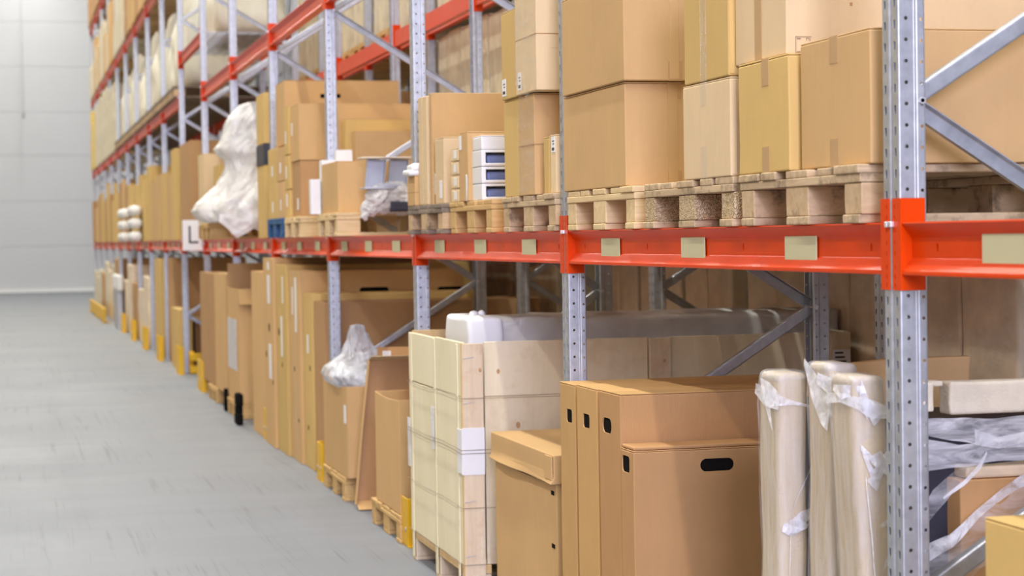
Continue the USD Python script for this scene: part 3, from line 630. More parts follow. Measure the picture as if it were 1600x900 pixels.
# white open-front drawer boxes with blue packets
def drawer_box(label, x0, x1, y0, y1, z0, z1):
    t = thing('drawer_box', label, 'storage box', ((x0 + x1) / 2, (y0 + y1) / 2, z0)); hx, hy, h = (x1 - x0) / 2, (y1 - y0) / 2, z1 - z0
    b = to_man(soft(-hx, hx, -hy, hy, 0, h, 0.005, 0, 1)) - Manifold.cube((2 * hx - 0.03, 0.3, h - 0.022), True).translate((0.004, -0.03 - 0.15 + hy - 0.02 + 0.0, h / 2))
    part('shell', to_tri(b), 'white', t, smooth=35)
    part('front_lip', soft(-hx + 0.014, hx - 0.014, -hy - 0.004, -hy + 0.004, 0.004, h * 0.2, 0.002, 0, 1), 'white', t, smooth=True)
    return t
z = PT
for k in range(3):
    w = ('bottom', 'middle', 'top')[k]
    drawer_box(f'white open drawer box, {w} one of three stacked by the tan carton', 2.022, 2.36, 8.345, 8.525, z, z + 0.073)
    t = thing('blue_packet', f'blue packet lying in the {w} white drawer box', 'packet', (2.17, 8.43, z + 0.0115))
    part('packet', soft(-0.12, 0.12, -0.07, 0.06, 0, 0.040, 0.012, 0.004, 3, k, 14), 'blue_pack', t, smooth=True); part('paper_label', bx(0.02, 0.07, -0.0725, -0.068, 0.008, 0.03), 'paper', t)
    z += 0.0745
carton('white closed box on top of the drawer boxes', 2.024, 2.36, 8.35, 8.52, z, z + 0.062, 'white', name='white_box', cat_='box', flaps=True)
carton('small white box standing by the bottom drawer box', 2.000, 2.09, 8.535, 8.565, PT, PT + 0.12, 'white', name='white_box', cat_='box', flaps=False)
carton('pale tan carton between flat sheets and small boxes, labelled near its base', 2.00, 2.34, 9.02, 9.205, PT, 2.064, 'kraft_pale', labels=[('aisle', 9.06, 9.11, 1.775, 1.86)])
carton('flat cardboard pack on edge, first from the third upright', 1.99, 3.05, 9.45, 9.545, PT, 2.285, 'kraft_pale', flaps=False, name='flat_pack', cat_='flat carton')
carton('flat cardboard pack on edge, second from the third upright', 1.99, 3.05, 9.345, 9.435, PT, 2.283, 'kraft_pale', flaps=False, name='flat_pack', cat_='flat carton')
carton('very large flat cardboard pack facing the camera, behind the small cartons', 2.00, 3.05, 9.27, 9.325, PT, 2.292, 'kraft', flaps=False, name='flat_pack', cat_='flat carton', labels=[('end', 2.01, 2.03, 1.80, 1.90)])
carton('small tan carton squeezed at the third upright on the beam', 1.975, 2.15, 9.575, 9.765, PT, 1.90, 'kraft', bands=[(1.815, 1.818)])
t = thing('foam_scrap', 'lump of white foam resting on the small carton at the third upright', 'foam piece', (2.02, 9.66, 1.90))
part('lump', cat(soft(-0.075, 0.055, -0.08, 0.08, 0.0, 0.030, 0.012, 0.004, 4, 3, 20), soft(-0.06, 0.0, -0.08, 0.05, 0.02, 0.062, 0.016, 0.005, 4, 5, 20)), 'white', t, smooth=True)

# third bay
carton('plain tan carton on the pale pallet, behind the white bag and grey brackets', 1.95, 2.62, 11.79, 12.42, PT, 2.066, 'kraft')
carton('tall narrow white box behind the plain tan carton', 1.955, 2.05, 12.44, 12.54, PT, 2.10, 'white', name='white_box', cat_='box')
carton('short narrow white box standing at the fourth upright', 1.88, 1.945, 12.43, 12.50, PT, 1.975, 'white', name='white_box', cat_='box')
carton('white box behind the fourth upright above the tan carton', 2.055, 2.16, 12.45, 12.54, PT, 2.165, 'white', name='white_box', cat_='box')
t = thing('metal_bracket', 'pair of grey folded metal brackets leaning over the tan carton', 'bracket', (2.20, 11.60, 1.885))
for x in (-0.065, 0.075):
    sec = LineString(fillet([(-0.055, -0.05), (-0.055, 0.0), (0.055, 0.0), (0.055, -0.05)], 0.006)).buffer(0.002, cap_style=2)
    m = prism(sec, 0.0, 0.175); m.apply_transform(trimesh.transformations.rotation_matrix(0.10, (0, 1, 0))); m.apply_translation((x, 0, 0.01)); part('channel', m, 'bracket', t, smooth=30)
part('top_plate', soft(-0.15, 0.16, -0.10, 0.05, 0.185, 0.193, 0.002, 0.002, 2), 'foam', t); part('foot_plate', soft(-0.14, 0.05, -0.12, 0.04, 0.0, 0.012, 0.003, 0, 1), 'bracket', t); part('foot_plate', soft(-0.05, 0.09, -0.10, 0.05, 0.013, 0.03, 0.003, 0, 1), 'bracket', t)
t = thing('plastic_bag', 'crumpled white plastic bag with grey parts on the pale pallet in the third bay', 'plastic bag', (2.20, 11.56, PT))
part('sheeting', blob([(-0.03, 0.0, 0.075, 0.09), (0.06, 0.02, 0.09, 0.10), (0.10, 0.0, 0.06, 0.08), (-0.10, -0.02, 0.02, 0.05), (0.0, 0.05, 0.10, 0.07), (-0.13, -0.04, -0.03, 0.03)], 0.012, 0.026, 20, 11, True, 3), 'bag', t, smooth=25)
part('packed_part', soft(0.02, 0.18, -0.085, 0.0, 0.0, 0.06, 0.01, 0, 1), 'dark_cloth', t, label='dark grey part showing through the bag')

# fourth bay
carton('wide brown carton, lower one, behind the fourth upright', 1.97, 2.62, 13.48, 13.89, PT, 2.140, 'kraft_brown', labels=[('aisle', 13.60, 13.66, 1.80, 1.88)])
carton('wide brown carton, upper one, behind the fourth upright, with a side label', 1.965, 2.95, 13.49, 13.90, 2.143, 2.537, 'kraft', labels=[('aisle', 13.80, 13.86, 2.33, 2.42)])
carton('wide tan carton in front of the brown one, behind the fourth upright', 2.26, 2.90, 13.30, 13.46, PT, 2.414, 'kraft_yellow')
carton('tan carton between the upright pair, lowest of the receding row', 2.30, 2.88, 13.14, 13.285, PT, 2.326, 'kraft')
for z0, z1, w in ((PT, 1.95, 'lowest'), (1.953, 2.20, 'middle'), (2.203, 2.545, 'topmost')):
    carton(f'narrow tan carton, {w} of the three behind the wide brown pair', 1.95, 2.55, 13.905, 14.12, z0, z1, 'kraft_yellow', labels=[('aisle', 14.02, 14.07, z0 + 0.08, z0 + 0.17)])
for z0, z1, w in ((PT, 2.02, 'lower'), (2.023, 2.275, 'upper')):
    carton(f'tan carton, {w} of the pair over the blue pallet beside the narrow column', 1.95, 2.95, 14.18, 14.56, z0, z1, 'kraft', labels=[('aisle', 14.34, 14.40, z0 + 0.06, z0 + 0.14)])
    carton(f'tan carton, {w} of the pair over the blue pallet beside the tall yellow stack', 1.95, 2.95, 14.59, 15.05, z0, z1 + 0.01, 'kraft_yellow', labels=[('aisle', 14.80, 14.86, z0 + 0.05, z0 + 0.13)])
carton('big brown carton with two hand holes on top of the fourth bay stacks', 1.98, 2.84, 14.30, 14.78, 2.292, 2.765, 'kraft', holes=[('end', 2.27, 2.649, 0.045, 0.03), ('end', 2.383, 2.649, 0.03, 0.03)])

# fifth bay: tall yellow stack, sheeted heap
carton('tall yellow carton, lower one under the black box, over the aisle edge', 1.98, 2.90, 15.50, 15.98, BT, 2.19, 'kraft_yellow', name='carton')
carton('black box sandwiched between two tall yellow cartons', 1.975, 2.90, 15.50, 15.98, 2.192, 2.36, 'dark_cloth', name='black_box', cat_='box', flaps=False)
carton('tall yellow carton, upper one above the black box', 1.98, 2.90, 15.50, 15.98, 2.362, 2.765, 'kraft_yellow')
t = thing('sheeted_heap', 'heap under white plastic sheeting on a pallet jutting into the aisle', 'plastic sheeting', (1.95, 17.25, PT))
def drape(levels, ry, seed, pleats=0.05, n=120, m=70, fine=0.012):
    """Sheeting over a heap: levels are (z, x of the aisle side, x of the far side); folds run down it."""
    lv = np.array(levels, float); z = np.linspace(lv[0, 0], lv[-1, 0], m); xl, xr = np.interp(z, lv[:, 0], lv[:, 1]), np.interp(z, lv[:, 0], lv[:, 2]); yr = np.interp(z, *np.array(ry, float).T)
    th = np.linspace(0, 2 * np.pi, n, endpoint=False); ct, st = np.cos(th), np.sin(th)
    ex = np.sign(ct) * np.abs(ct) ** 0.8; ey = np.sign(st) * np.abs(st) ** 0.8
    Z, E = np.meshgrid(z, ex, indexing='ij'); EY = np.meshgrid(z, ey, indexing='ij')[1]; T = np.meshgrid(z, th, indexing='ij')[1]
    p = np.stack([np.cos(T) * 2.6, np.sin(T) * 2.6, Z * 2.2 + 0.6 * np.sin(T * 2)], -1)
    f = 1 - np.abs(2 * meshkit.fbm(p + seed, 4, seed) - 1); g = 1 - np.abs(2 * meshkit.fbm(p * np.array([4, 4, 5.0]) + seed, 3, seed + 3) - 1)
    lump = meshkit.fbm(p * 0.6 + seed * 2, 2, seed + 9) - 0.5
    k = 1 + 0.25 * lump; d = (f - 0.75) * pleats * 2 + (g - 0.75) * fine * 2
    cx, rx = (xl + xr)[:, None] / 2, (xr - xl)[:, None] / 2
    X = cx + E * (rx * k + d); Y = EY * (yr[:, None] * k + d)
    V = np.stack([X, Y, Z], -1).reshape(-1, 3); idx = np.arange(m * n).reshape(m, n)
    F = np.stack([idx[:-1], np.roll(idx[:-1], -1, 1), np.roll(idx[1:], -1, 1), idx[1:]], -1).reshape(-1, 4)
    top = len(V); V = np.vstack([V, [[(xl[-1] + xr[-1]) / 2, 0, z[-1] + 0.01], [(xl[0] + xr[0]) / 2, 0, z[0]]]])
    F = np.vstack([F[:, [0, 1, 2]], F[:, [0, 2, 3]], [[idx[-1, i], idx[-1, (i + 1) % n], top] for i in range(n)], [[idx[0, (i + 1) % n], idx[0, i], top + 1] for i in range(n)]])
    return trimesh.Trimesh(V, F, process=False)
HP = [(0.003, -0.26, 0.62), (0.05, -0.33, 0.62), (0.11, -0.35, 0.60), (0.17, -0.31, 0.58), (0.24, -0.24, 0.56), (0.32, -0.16, 0.54), (0.42, -0.10, 0.54), (0.50, -0.08, 0.54), (0.56, -0.09, 0.55),
      (0.60, -0.15, 0.55), (0.65, -0.17, 0.55), (0.71, -0.13, 0.55), (0.80, -0.09, 0.54), (0.90, -0.06, 0.52), (0.98, 0.0, 0.50), (1.03, 0.05, 0.46), (1.06, 0.14, 0.36)]
part('sheeting', drape(HP, [(0.0, 0.40), (0.2, 0.38), (0.5, 0.27), (0.62, 0.30), (0.9, 0.27), (1.03, 0.2), (1.06, 0.1)], 4), 'bag', t, smooth=True)
part('loose_hem', ribbon([(-0.20, -0.42, 0.05), (-0.05, -0.43, -0.05), (0.10, -0.43, 0.0), (0.2, -0.42, -0.06)], [0.05, 0.08, 0.05, 0.07], (0, 0, 1), 9, 8, 0.015, 0.03), 'bag', t, smooth=True)

# sixth bay, gap bay and beyond at eye level
carton('tan carton behind the white sheeted heap, the one close to the seventh upright', 1.96, 2.95, 20.35, 20.88, PT, 2.50, 'kraft_pale')
carton('yellowish carton behind the white sheeted heap, deeper in the bay', 2.05, 2.95, 19.60, 20.2, PT, 2.36, 'kraft_yellow')
carton('tall brown carton beside the letter sign, inside the gap bay', 1.97, 2.95, 21.9, 23.3, BT + 0.001, 2.72, 'kraft_brown')
carton('tall yellow carton just past the letter sign upright', 1.97, 2.95, 23.95, 24.60, BT + 0.001, 2.73, 'kraft_yellow')
t = thing('wire_deck', 'grey wire mesh deck on the raised beams of the gap bay', 'wire deck', (2.07, K(6) + 0.08, 3.837))
part('wire', cat(*([bx(0, 0.98, y - 0.004, y + 0.004, 0, 0.008) for y in np.arange(0.05, 2.6, 0.11)])), 'steel', t, kind='stuff'); part('cross_wire', cat(*([bx(x - 0.006, x + 0.006, 0, 2.62, -0.012, 0.0) for x in np.linspace(0.03, 0.95, 9)])), 'steel', t, kind='stuff')

def load(label, x0, x1, y0, y1, z0, z1, mat, name='wrapped_load', group=None, filmed=False, amp=0.012, cat_='wrapped load', splits=0):
    """Goods stacked on a pallet under stretch film."""
    _seed[0] += 1; sd = _seed[0]
    t = thing(name, label, cat_, ((x0 + x1) / 2, (y0 + y1) / 2, z0), 0, group); hx, hy, h = (x1 - x0) / 2, (y1 - y0) / 2, z1 - z0
    if splits:
        for k in range(splits):
            a, b = -hy + 2 * hy * k / splits, -hy + 2 * hy * (k + 1) / splits
            part('wrapped_column', soft(-hx, hx, a + 0.004, b - 0.004, 0, h - 0.02 * (k % 2), 0.022, amp * 0.6, 5, sd + k, 5.0), mat, t, smooth=True)
    else: part('wrapped_goods', soft(-hx, hx, -hy, hy, 0, h, 0.03, amp, 6, sd, 5.0), mat, t, smooth=True)
    if filmed: part('stretch_film', soft(-hx - 0.012, hx + 0.012, -hy - 0.012, hy + 0.012, 0.01, h + 0.008, 0.03, 0.006, 12, sd + 5, 9.0), 'film_load', t, smooth=True)
    return t

def sack(label, x0, x1, y0, y1, z0, z1, group=None, sd=0):
    t = thing('bulk_sack', label, 'sack', ((x0 + x1) / 2, (y0 + y1) / 2, z0), 0, group); hx, hy, h = (x1 - x0) / 2, (y1 - y0) / 2, z1 - z0
    m = soft(-hx, hx, -hy, hy, 0, h, min(hx, hy) * 0.45, 0.05, 7, sd, 3.0)
    v = m.vertices; s = 1 - 0.16 * np.clip((v[:, 2] / h - 0.55) / 0.45, 0, 1); v[:, 0] *= s; v[:, 1] *= s; m.vertices = v
    part('bag', m, 'sack', t, smooth=True)
    part('tied_neck', blob([(0, 0, h - 0.01, 0.10), (0.02, 0, h + 0.07, 0.06)], 0.03, 0.02, 12, sd), 'sack', t, smooth=True)
    return t

q = random.Random(3)
for k in range(7, 16):
    od = ORD[k + 1]
    ys = [K(k) + 0.12 + 0.88 * j for j in range(3)]
    for j, y in enumerate(ys):
        if k == 7 and j == 0: continue
        top = q.uniform(2.35, 2.75) if k < 11 else q.uniform(2.4, 2.85)
        m = q.choice(['kraft_yellow', 'kraft', 'kraft_brown', 'kraft_yellow'])
        carton(f'{("first", "middle", "last")[j]} tall carton stack at eye level in the {od} bay, small in the distance', 1.99, 2.95, y + 0.02, y + 0.80, BT, top, m, group=None)
        if k in (9, 10) and j == 1:
            for i in range(3):
                t = thing('white_sack', f'white sack in the {od} bay, {("lowest", "second", "top")[i]} of its small pile', 'sack', (1.93, y + 0.35, BT + 0.005 + 0.20 * i))
                part('bag', soft(-0.13, 0.05, -0.42, 0.42, 0, 0.15, 0.07, 0.01, 3, i + k), 'white', t, smooth=True)
    for j, y in enumerate(ys):
        top = q.uniform(4.45, 4.8)
        if k >= 12: load(f'{("first", "middle", "last")[j]} {["pale", "yellow"][k == 15]} wrapped load on the second level of the {od} bay', 1.98, 3.0, y, y + 0.82, 3.349, top, 'yellow_wrap' if k == 15 else 'wrap_pale')
        else: sack(f'{("first", "middle", "last")[j]} pale bulk sack on the second level of the {od} bay', 2.10, 3.0, y + 0.03, y + 0.80, 3.495, top, sd=k * 3 + j)
        if k < 12: dup(P_grey, f'dark pallet under the {("first", "middle", "last")[j]} pale bulk sack of the {od} bay', (1.97, y + 0.42, 3.3435))
        load(f'{("first", "middle", "last")[j]} wrapped load on the third level of the {od} bay', 1.98, 3.0, y, y + 0.82, 5.084, q.uniform(5.7, 6.3), q.choice(['wrap_pale', 'kraft_brown', 'kraft', 'wrap_pale']))
        if k >= 12: load(f'{("first", "middle", "last")[j]} brown load on the fourth level of the {od} bay', 1.98, 3.0, y, y + 0.82, 6.844, 7.6, 'kraft_brown')
for j, y in enumerate((21.2, 22.15)):
    sack(f'{("first", "second")[j]} pale bulk sack on the wire deck of the gap bay', 2.25, 3.0, y, y + 0.84, 3.8455, 4.7, sd=70 + j)

# floor level beyond the gap
carton('low yellow carton on the floor just past the yellow rails', 1.99, 2.15, 24.05, 25.25, 0, 0.755, 'kraft_yellow')
carton('wide brown carton on the floor behind the yellow rails', 2.20, 3.0, 24.3, 25.3, 0, 0.62, 'kraft_brown', bands=[(0.40, 0.42)])
carton('big dark brown carton deeper on the floor behind the yellow rails', 2.05, 3.0, 25.6, 26.5, 0, 1.38, 'kraft_brown')
carton('tall slim yellow carton on the floor in the ninth bay', 1.99, 2.9, 26.85, 28.1, 0, 1.36, 'kraft_yellow')
for k in range(9, 16):
    for j in range(2):
        y = K(k) + 0.15 + 1.3 * j; m = q.choice(['kraft_brown', 'wrap_taupe', 'wrap_pale'])
        load(f'{("first", "second")[j]} floor level load in the {ORD[k + 1]} bay, small in the distance', 2.0, 3.0, y, y + 1.15, 0, q.uniform(0.75, 1.3), m)
t = thing('white_bundle', 'small white wrapped bundle on edge at the far rack posts', 'bundle', (1.92, 36.6, 0.26))
part('wrap', soft(-0.05, 0.05, -0.9, 0.9, 0.45, 0.75, 0.05, 0.01, 3), 'white', t, smooth=True); part('stand', bx(-0.04, 0.04, -0.7, 0.7, -0.26, 0.46), 'steel_dark', t)

# ================================================================== rear rack loads, seen between the front goods
for j, (a, b) in enumerate(((6.09, 6.93), (7.16, 7.95), (8.0, 8.85), (8.9, 9.72), (9.95, 10.72), (10.78, 11.55), (11.6, 12.4))):
    load(f'brown film wrapped floor load of the rear rack, {ORD[j + 1]} from the big upright', 3.38 if j < 1 else 3.80, 4.6, a, b, 0.0, 1.46, 'wrap_taupe', filmed=True, splits=2)
for j, (a, b) in enumerate(((12.75, 13.9), (14.0, 15.2), (15.6, 16.8), (16.9, 18.0))):
    load(f'pale floor load of the rear rack, {ORD[j + 1]} behind the tall carton row', 3.60, 4.6, a, b, 0.0, 1.40, 'wrap_pale', splits=2)
for j, (a, b) in enumerate(((7.2, 8.1), (8.15, 9.05), (9.1, 9.7), (9.95, 10.85), (10.9, 11.7), (11.75, 12.5), (12.75, 13.6), (13.65, 14.5), (14.55, 15.3), (15.55, 16.4))):
    load(f'pale wrapped eye level load of the rear rack, {ORD[j + 1]} counted from the camera', 3.36, 4.5, a, b, BT + 0.001, 3.205, 'wrap_pale', splits=2)
for j, (a, b) in enumerate(((17.0, 17.9), (18.4, 19.4), (19.5, 20.6))):
    load(f'brown eye level load of the rear rack, {ORD[j + 1]} behind the sheeted heap', 3.36, 4.5, a, b, BT + 0.001, 2.9, 'kraft_brown')
for j, (a, b) in enumerate(((12.75, 13.6), (13.65, 14.5), (14.55, 15.3), (15.55, 16.4), (16.5, 17.3), (17.35, 18.1), (18.4, 19.2), (19.3, 20.1), (20.15, 20.9), (21.2, 22.2), (22.3, 23.4))):
    load(f'pale wrapped upper load of the rear rack, {ORD[j + 1]} counted from the camera', 3.36, 4.5, a, b, 3.489 if j > 4 else 3.349, 4.7, 'wrap_pale', splits=2)
    if j > 4: dup(P_yel, f'pallet under the {ORD[j + 1]} pale upper load of the rear rack', (3.34, (a + b) / 2, 3.3445))

# ================================================================== floor level goods, from the camera inwards
carton('closed carton with white tape on its lid, beside the brace in the picture corner', 2.02, 2.60, 2.95, 3.79, 0, 0.967, 'kraft_yellow', tapes=[('top', 0, 0, 0, 'paper')])

# lidded carton before the crate
t = thing('lidded_carton', 'carton with a deep loose lid standing before the plywood crate', 'carton', (2.39, 7.60, 0))
part('body', soft(-0.39, 0.39, -0.475, 0.485, 0, 0.735, 0.005, 0.002, 3, 61), 'kraft', t, smooth=True)
lid = to_man(soft(-0.405, 0.40, -0.49, 0.50, 0.638, 0.752, 0.006, 0.0015, 4, 62)) - Manifold.cube((0.793, 0.976, 0.2), True).translate((0, 0.005, 0.645))
lm = to_tri(lid); v = lm.vertices; v[:, 0] -= np.where((v[:, 2] < 0.66) & (v[:, 0] < -0.3), 0.012 + 0.008 * np.sin(v[:, 1] * 7), 0); lm.vertices = v
part('lid', lm, 'kraft', t, smooth=35)
part('lid_corner_flap', soft(-0.412, -0.407, -0.488, -0.39, 0.655, 0.745, 0.002, 0.002, 2), 'kraft', t, smooth=True)
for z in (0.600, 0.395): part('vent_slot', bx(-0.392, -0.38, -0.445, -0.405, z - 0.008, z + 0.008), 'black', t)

# three narrow handled cartons and the low one with the big hand hole
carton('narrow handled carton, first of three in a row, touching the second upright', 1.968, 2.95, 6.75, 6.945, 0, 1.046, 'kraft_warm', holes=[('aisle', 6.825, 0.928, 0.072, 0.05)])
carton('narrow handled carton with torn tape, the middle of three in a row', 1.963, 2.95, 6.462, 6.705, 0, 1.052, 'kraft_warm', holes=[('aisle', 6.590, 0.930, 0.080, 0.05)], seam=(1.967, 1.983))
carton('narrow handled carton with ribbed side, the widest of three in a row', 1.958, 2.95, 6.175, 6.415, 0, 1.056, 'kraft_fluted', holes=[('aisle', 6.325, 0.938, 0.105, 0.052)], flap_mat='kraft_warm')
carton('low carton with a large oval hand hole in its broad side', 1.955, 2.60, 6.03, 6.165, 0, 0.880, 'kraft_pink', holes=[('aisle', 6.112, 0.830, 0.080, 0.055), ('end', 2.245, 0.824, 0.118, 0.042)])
t = carton('spare flap board lying on the low carton with the oval hand hole', 1.957, 2.60, 6.035, 6.16, 0.8805, 0.893, 'kraft_pink', flaps=False, name='card_board', cat_='cardboard', rz=0.4)

# plywood crate with steel wires
CX0, CX1, CY0, CY1, CZ0, CZ1 = 1.905, 3.74, 8.28, 9.46, 0.145, 1.126
t = thing('plywood_crate', 'large open plywood crate bound with thin wires, holding a wrapped panel', 'crate', (CX0, CY0, 0))
W, L = CX1 - CX0, CY1 - CY0
zm = 0.885
for z0, z1 in ((CZ0, zm - 0.001), (zm + 0.001, CZ1)):
    for a, b in ((0.10, 0.86), (0.964, 1.73)): part('end_panel', soft(a + 0.002, b - 0.002, 0.012, 0.030, z0, z1, 0.003, 0.0008, 2, int(a * 50)), 'panel_pine', t)
for a, b in ((0.0, L * 0.485), (L * 0.49, L)):
    for z0, z1 in ((CZ0, zm - 0.001), (zm + 0.001, CZ1)): part('aisle_panel', soft(0.0, 0.018, a + 0.002 + (0.018 if a == 0 else 0), b - 0.002, z0, z1 - (0.004 if a else 0), 0.003, 0.001, 3, int(a * 50 + z0 * 9)), 'ply', t)
for a, b in ((0.0, 0.092), (0.862, 0.962), (1.735, W)): part('upright_plank', soft(a, b, -0.008, 0.014, 0.005, CZ1 - 0.004, 0.003, 0.0015, 3, int(a * 40)), 'plank', t, smooth=True)
part('corner_edge', soft(-0.004, 0.006, -0.002, 0.020, 0.02, CZ1 - 0.002, 0.002, 0.002, 4, 5), 'edge_wood', t, smooth=True)
for a in (0.10, L * 0.49, L - 0.06): part('aisle_batten', soft(-0.0035, 0.001, a - 0.012 if a < 0.2 else a - 0.022, a + 0.022, 0.02, CZ1 - 0.01, 0.002, 0.001, 2, int(a * 9)), 'ply', t, smooth=True)
part('back_panel', bx(0.018, W - 0.018, L - 0.018, L, CZ0, CZ1), 'panel_pine', t); part('side_panel', bx(W - 0.018, W, 0.03, L, CZ0, CZ1), 'panel_pine', t)
part('floor_board', bx(0.018, W - 0.018, 0.03, L - 0.018, CZ0, CZ0 + 0.02), 'panel_pine', t)
part('top_edge', bx(0.018, W, L - 0.022, L + 0.006, CZ1 - 0.09, CZ1 + 0.004), 'edge_wood', t)
for y in (0.05, L * 0.49, L - 0.05):
    part('runner_board', soft(0.002, W, y - 0.045, y + 0.045, 0.0, 0.018, 0.003, 0.001, 2), 'plank', t)
    for x in (0.06, W * 0.35, W * 0.66, W - 0.08): part('foot_block', soft(x - 0.055, x + 0.06, y - 0.045, y + 0.045, 0.018, 0.106, 0.004, 0.002, 1, int(x * 30)), 'plank', t)
for x in (0.06, W * 0.35, W * 0.66, W - 0.08): part('cross_bearer', soft(x - 0.055, x + 0.06, 0.0, L, 0.106, 0.144, 0.003, 0.001, 2), 'edge_wood', t)
for k, z in enumerate((0.882, 0.655, 0.640, 0.400, 0.150)):
    e = 0.011
    pts = [(W * 0.97, -e, z), (1.2, -e, z + 0.004), (0.5, -e, z - 0.003), (0.09, -e - 0.002, z), (-e, -e, z), (-e, 0.4, z + 0.006), (-e, 0.75, z - 0.004), (-e, L, z)]
    part('binding_wire', cat(*[cyl(a, b, 0.0013, 5) for a, b in zip(pts, pts[1:])]), 'wire', t)
for z in (1.055, 0.858, 0.690, 0.620, 0.425, 0.185): part('staple', cyl((-0.006, -0.0095, z), (0.05, -0.0095, z + 0.008), 0.0013, 5), 'steel_dark', t)
part('wrapped_notice', soft(-0.009, 0.093, -0.0105, -0.007, 0.545, 0.752, 0.001, 0.001, 3), 'paper', t); part('wrapped_notice', soft(-0.0105, -0.007, -0.009, 0.085, 0.55, 0.745, 0.001, 0.001, 3), 'paper', t)
for a, z0, z1 in ((0.60, 0.60, 0.80), (L - 0.02, 0.46, 0.70)): part('film_scrap', soft(-0.0095, -0.006, a - 0.03, a + 0.03, z0, z1, 0.001, 0.002, 3), 'film_white', t)
part('white_tag', soft(0.168, 0.200, -0.002, 0.010, 0.255, 0.335, 0.003, 0.004, 3, 2), 'white', t)
part('shipping_label', bx(1.745, 1.83, -0.0105, -0.007, 0.955, 1.045), 'paper', t)
part('label_print', cat(*[bx(1.755, 1.82 - 0.008 * i, -0.0112, -0.009, 0.966 + 0.02 * i, 0.974 + 0.02 * i) for i in range(4)]), 'ink', t)
for x, z, r in ((0.078, 1.005, 0.011), (0.165, 0.995, 0.012), (0.252, 0.755, 0.016), (0.55, 1.10, 0.012), (0.93, 1.02, 0.01)):
    yk = -0.0088 if x < 0.092 or 0.86 < x < 0.963 else 0.0112
    kn = cyl((x, yk, z), (x, yk + 0.004, z), r * 0.62, 12); v = kn.vertices; v[:, 2] = z + (v[:, 2] - z) * 1.5; kn.vertices = v; part('knot', kn, 'knot_wood', t)
t = thing('wrapped_slab', 'long white film wrapped panel lying in the top of the plywood crate', 'wrapped panel', (2.86, 8.72, CZ0 + 0.021))
pm = soft(-0.86, 0.92, -0.24, 0.24, 0.0, 1.055, 0.028, 0.017, 22, 8, 10.0)
part('padding', pm, 'bag', t, smooth=True)
part('inner_panel', bx(-0.80, 0.88, -0.20, 0.20, 0.01, 1.03), 'white', t)
part('corner_padding', soft(-0.885, -0.72, -0.25, 0.20, 0.60, 1.062, 0.02, 0.006, 5, 3, 12), 'white', t, smooth=True)
part('tied_end', blob([(-0.80, -0.02, 1.062, 0.022), (-0.76, 0.0, 1.066, 0.018)], 0.01, 0.004, 40, 2), 'white', t, smooth=True)
t = thing('wooden_batten', 'unpainted wooden batten lying across the plywood crate behind the wrapped panel', 'batten', (1.94, 9.10, 0.95))
part('batten', soft(0, 1.7, -0.03, 0.03, 0.0, 0.10, 0.004, 0.001, 2), 'edge_wood', t)

# paper and foam packs wrapped in cling film at the big upright
def pack(label, x0, x1, y0, y1, z1, films, sd, tilt=0.0):
    t = thing('foam_pack', label, 'foam pack', ((x0 + x1) / 2, (y0 + y1) / 2, 0)); hx, hy = (x1 - x0) / 2, (y1 - y0) / 2
    m = soft(-hx, hx, -hy, hy, 0, z1, 0.019, 0.004, 14, sd, 6.0)
    v = m.vertices; v[:, 0] += tilt * (1 - v[:, 2] / z1); m.vertices = v
    part('pack', m, 'pack', t, smooth=True)
    part('top_sheet', soft(-hx - 0.002, hx + 0.002, -hy - 0.002, hy + 0.002, z1 - 0.035, z1 + 0.003, 0.02, 0.004, 8, sd + 9, 16), 'film', t, smooth=True)
    sh = soft(-hx - 0.004, hx + 0.004, -hy - 0.004, hy + 0.004, 0.01, z1 + 0.002, 0.021, 0.006, 16, sd + 3, 9.0)
    v = sh.vertices; v[:, 0] += tilt * (1 - v[:, 2] / z1); sh.vertices = v
    part('film_wrap', sh, 'film_streak', t, smooth=True)
    for k, (pts, wid) in enumerate(films):
        P = []; wid = [w * 1.15 for w in wid]
        for (s, z, w) in zip([p[0] for p in pts], [p[1] for p in pts], wid):
            if s < 0: P.append((-hx - 0.011 + tilt * (1 - z / z1), -hy + (-s) * 2 * hy, z))          # on the aisle face
            else: P.append((-hx + s * 2 * hx + tilt * (1 - z / z1), -hy - 0.011, z))                 # on the face to the camera
        part('cling_film', ribbon(P, wid, (0.10, -0.10, 1.0), sd * 3 + k, 10, 0.006, 0.009, (-0.6, -0.8, 0)), 'film_white', t, smooth=True)
    return t
pack('tall cream foam pack in cling film, first of three beside the low carton', 1.972, 2.058, 4.83, 4.97, 1.213,
     [([(-0.95, 1.165), (-0.4, 1.15), (0.0, 1.14), (0.5, 1.132), (1.0, 1.122)], [0.012, 0.022, 0.012, 0.004, 0.003]), ([(-0.7, 1.19), (-0.3, 1.15), (0.0, 1.135)], [0.004, 0.028, 0.018]),
      ([(1.02, 0.955), (0.75, 0.91), (0.45, 0.86), (0.30, 0.81)], [0.006, 0.004, 0.004, 0.006]), ([(0.45, 0.86), (0.32, 0.78), (0.25, 0.60), (0.22, 0.35)], [0.008, 0.010, 0.006, 0.004]), ([(0.9, 0.80), (0.55, 0.80), (0.3, 0.79)], [0.004, 0.018, 0.006]), ([(-0.5, 1.16), (-0.25, 1.11), (-0.1, 1.06)], [0.020, 0.014, 0.003]), ([(0.05, 0.800), (0.35, 0.800), (0.6, 0.815), (1.0, 0.838)], [0.008, 0.02, 0.026, 0.012])], 11)
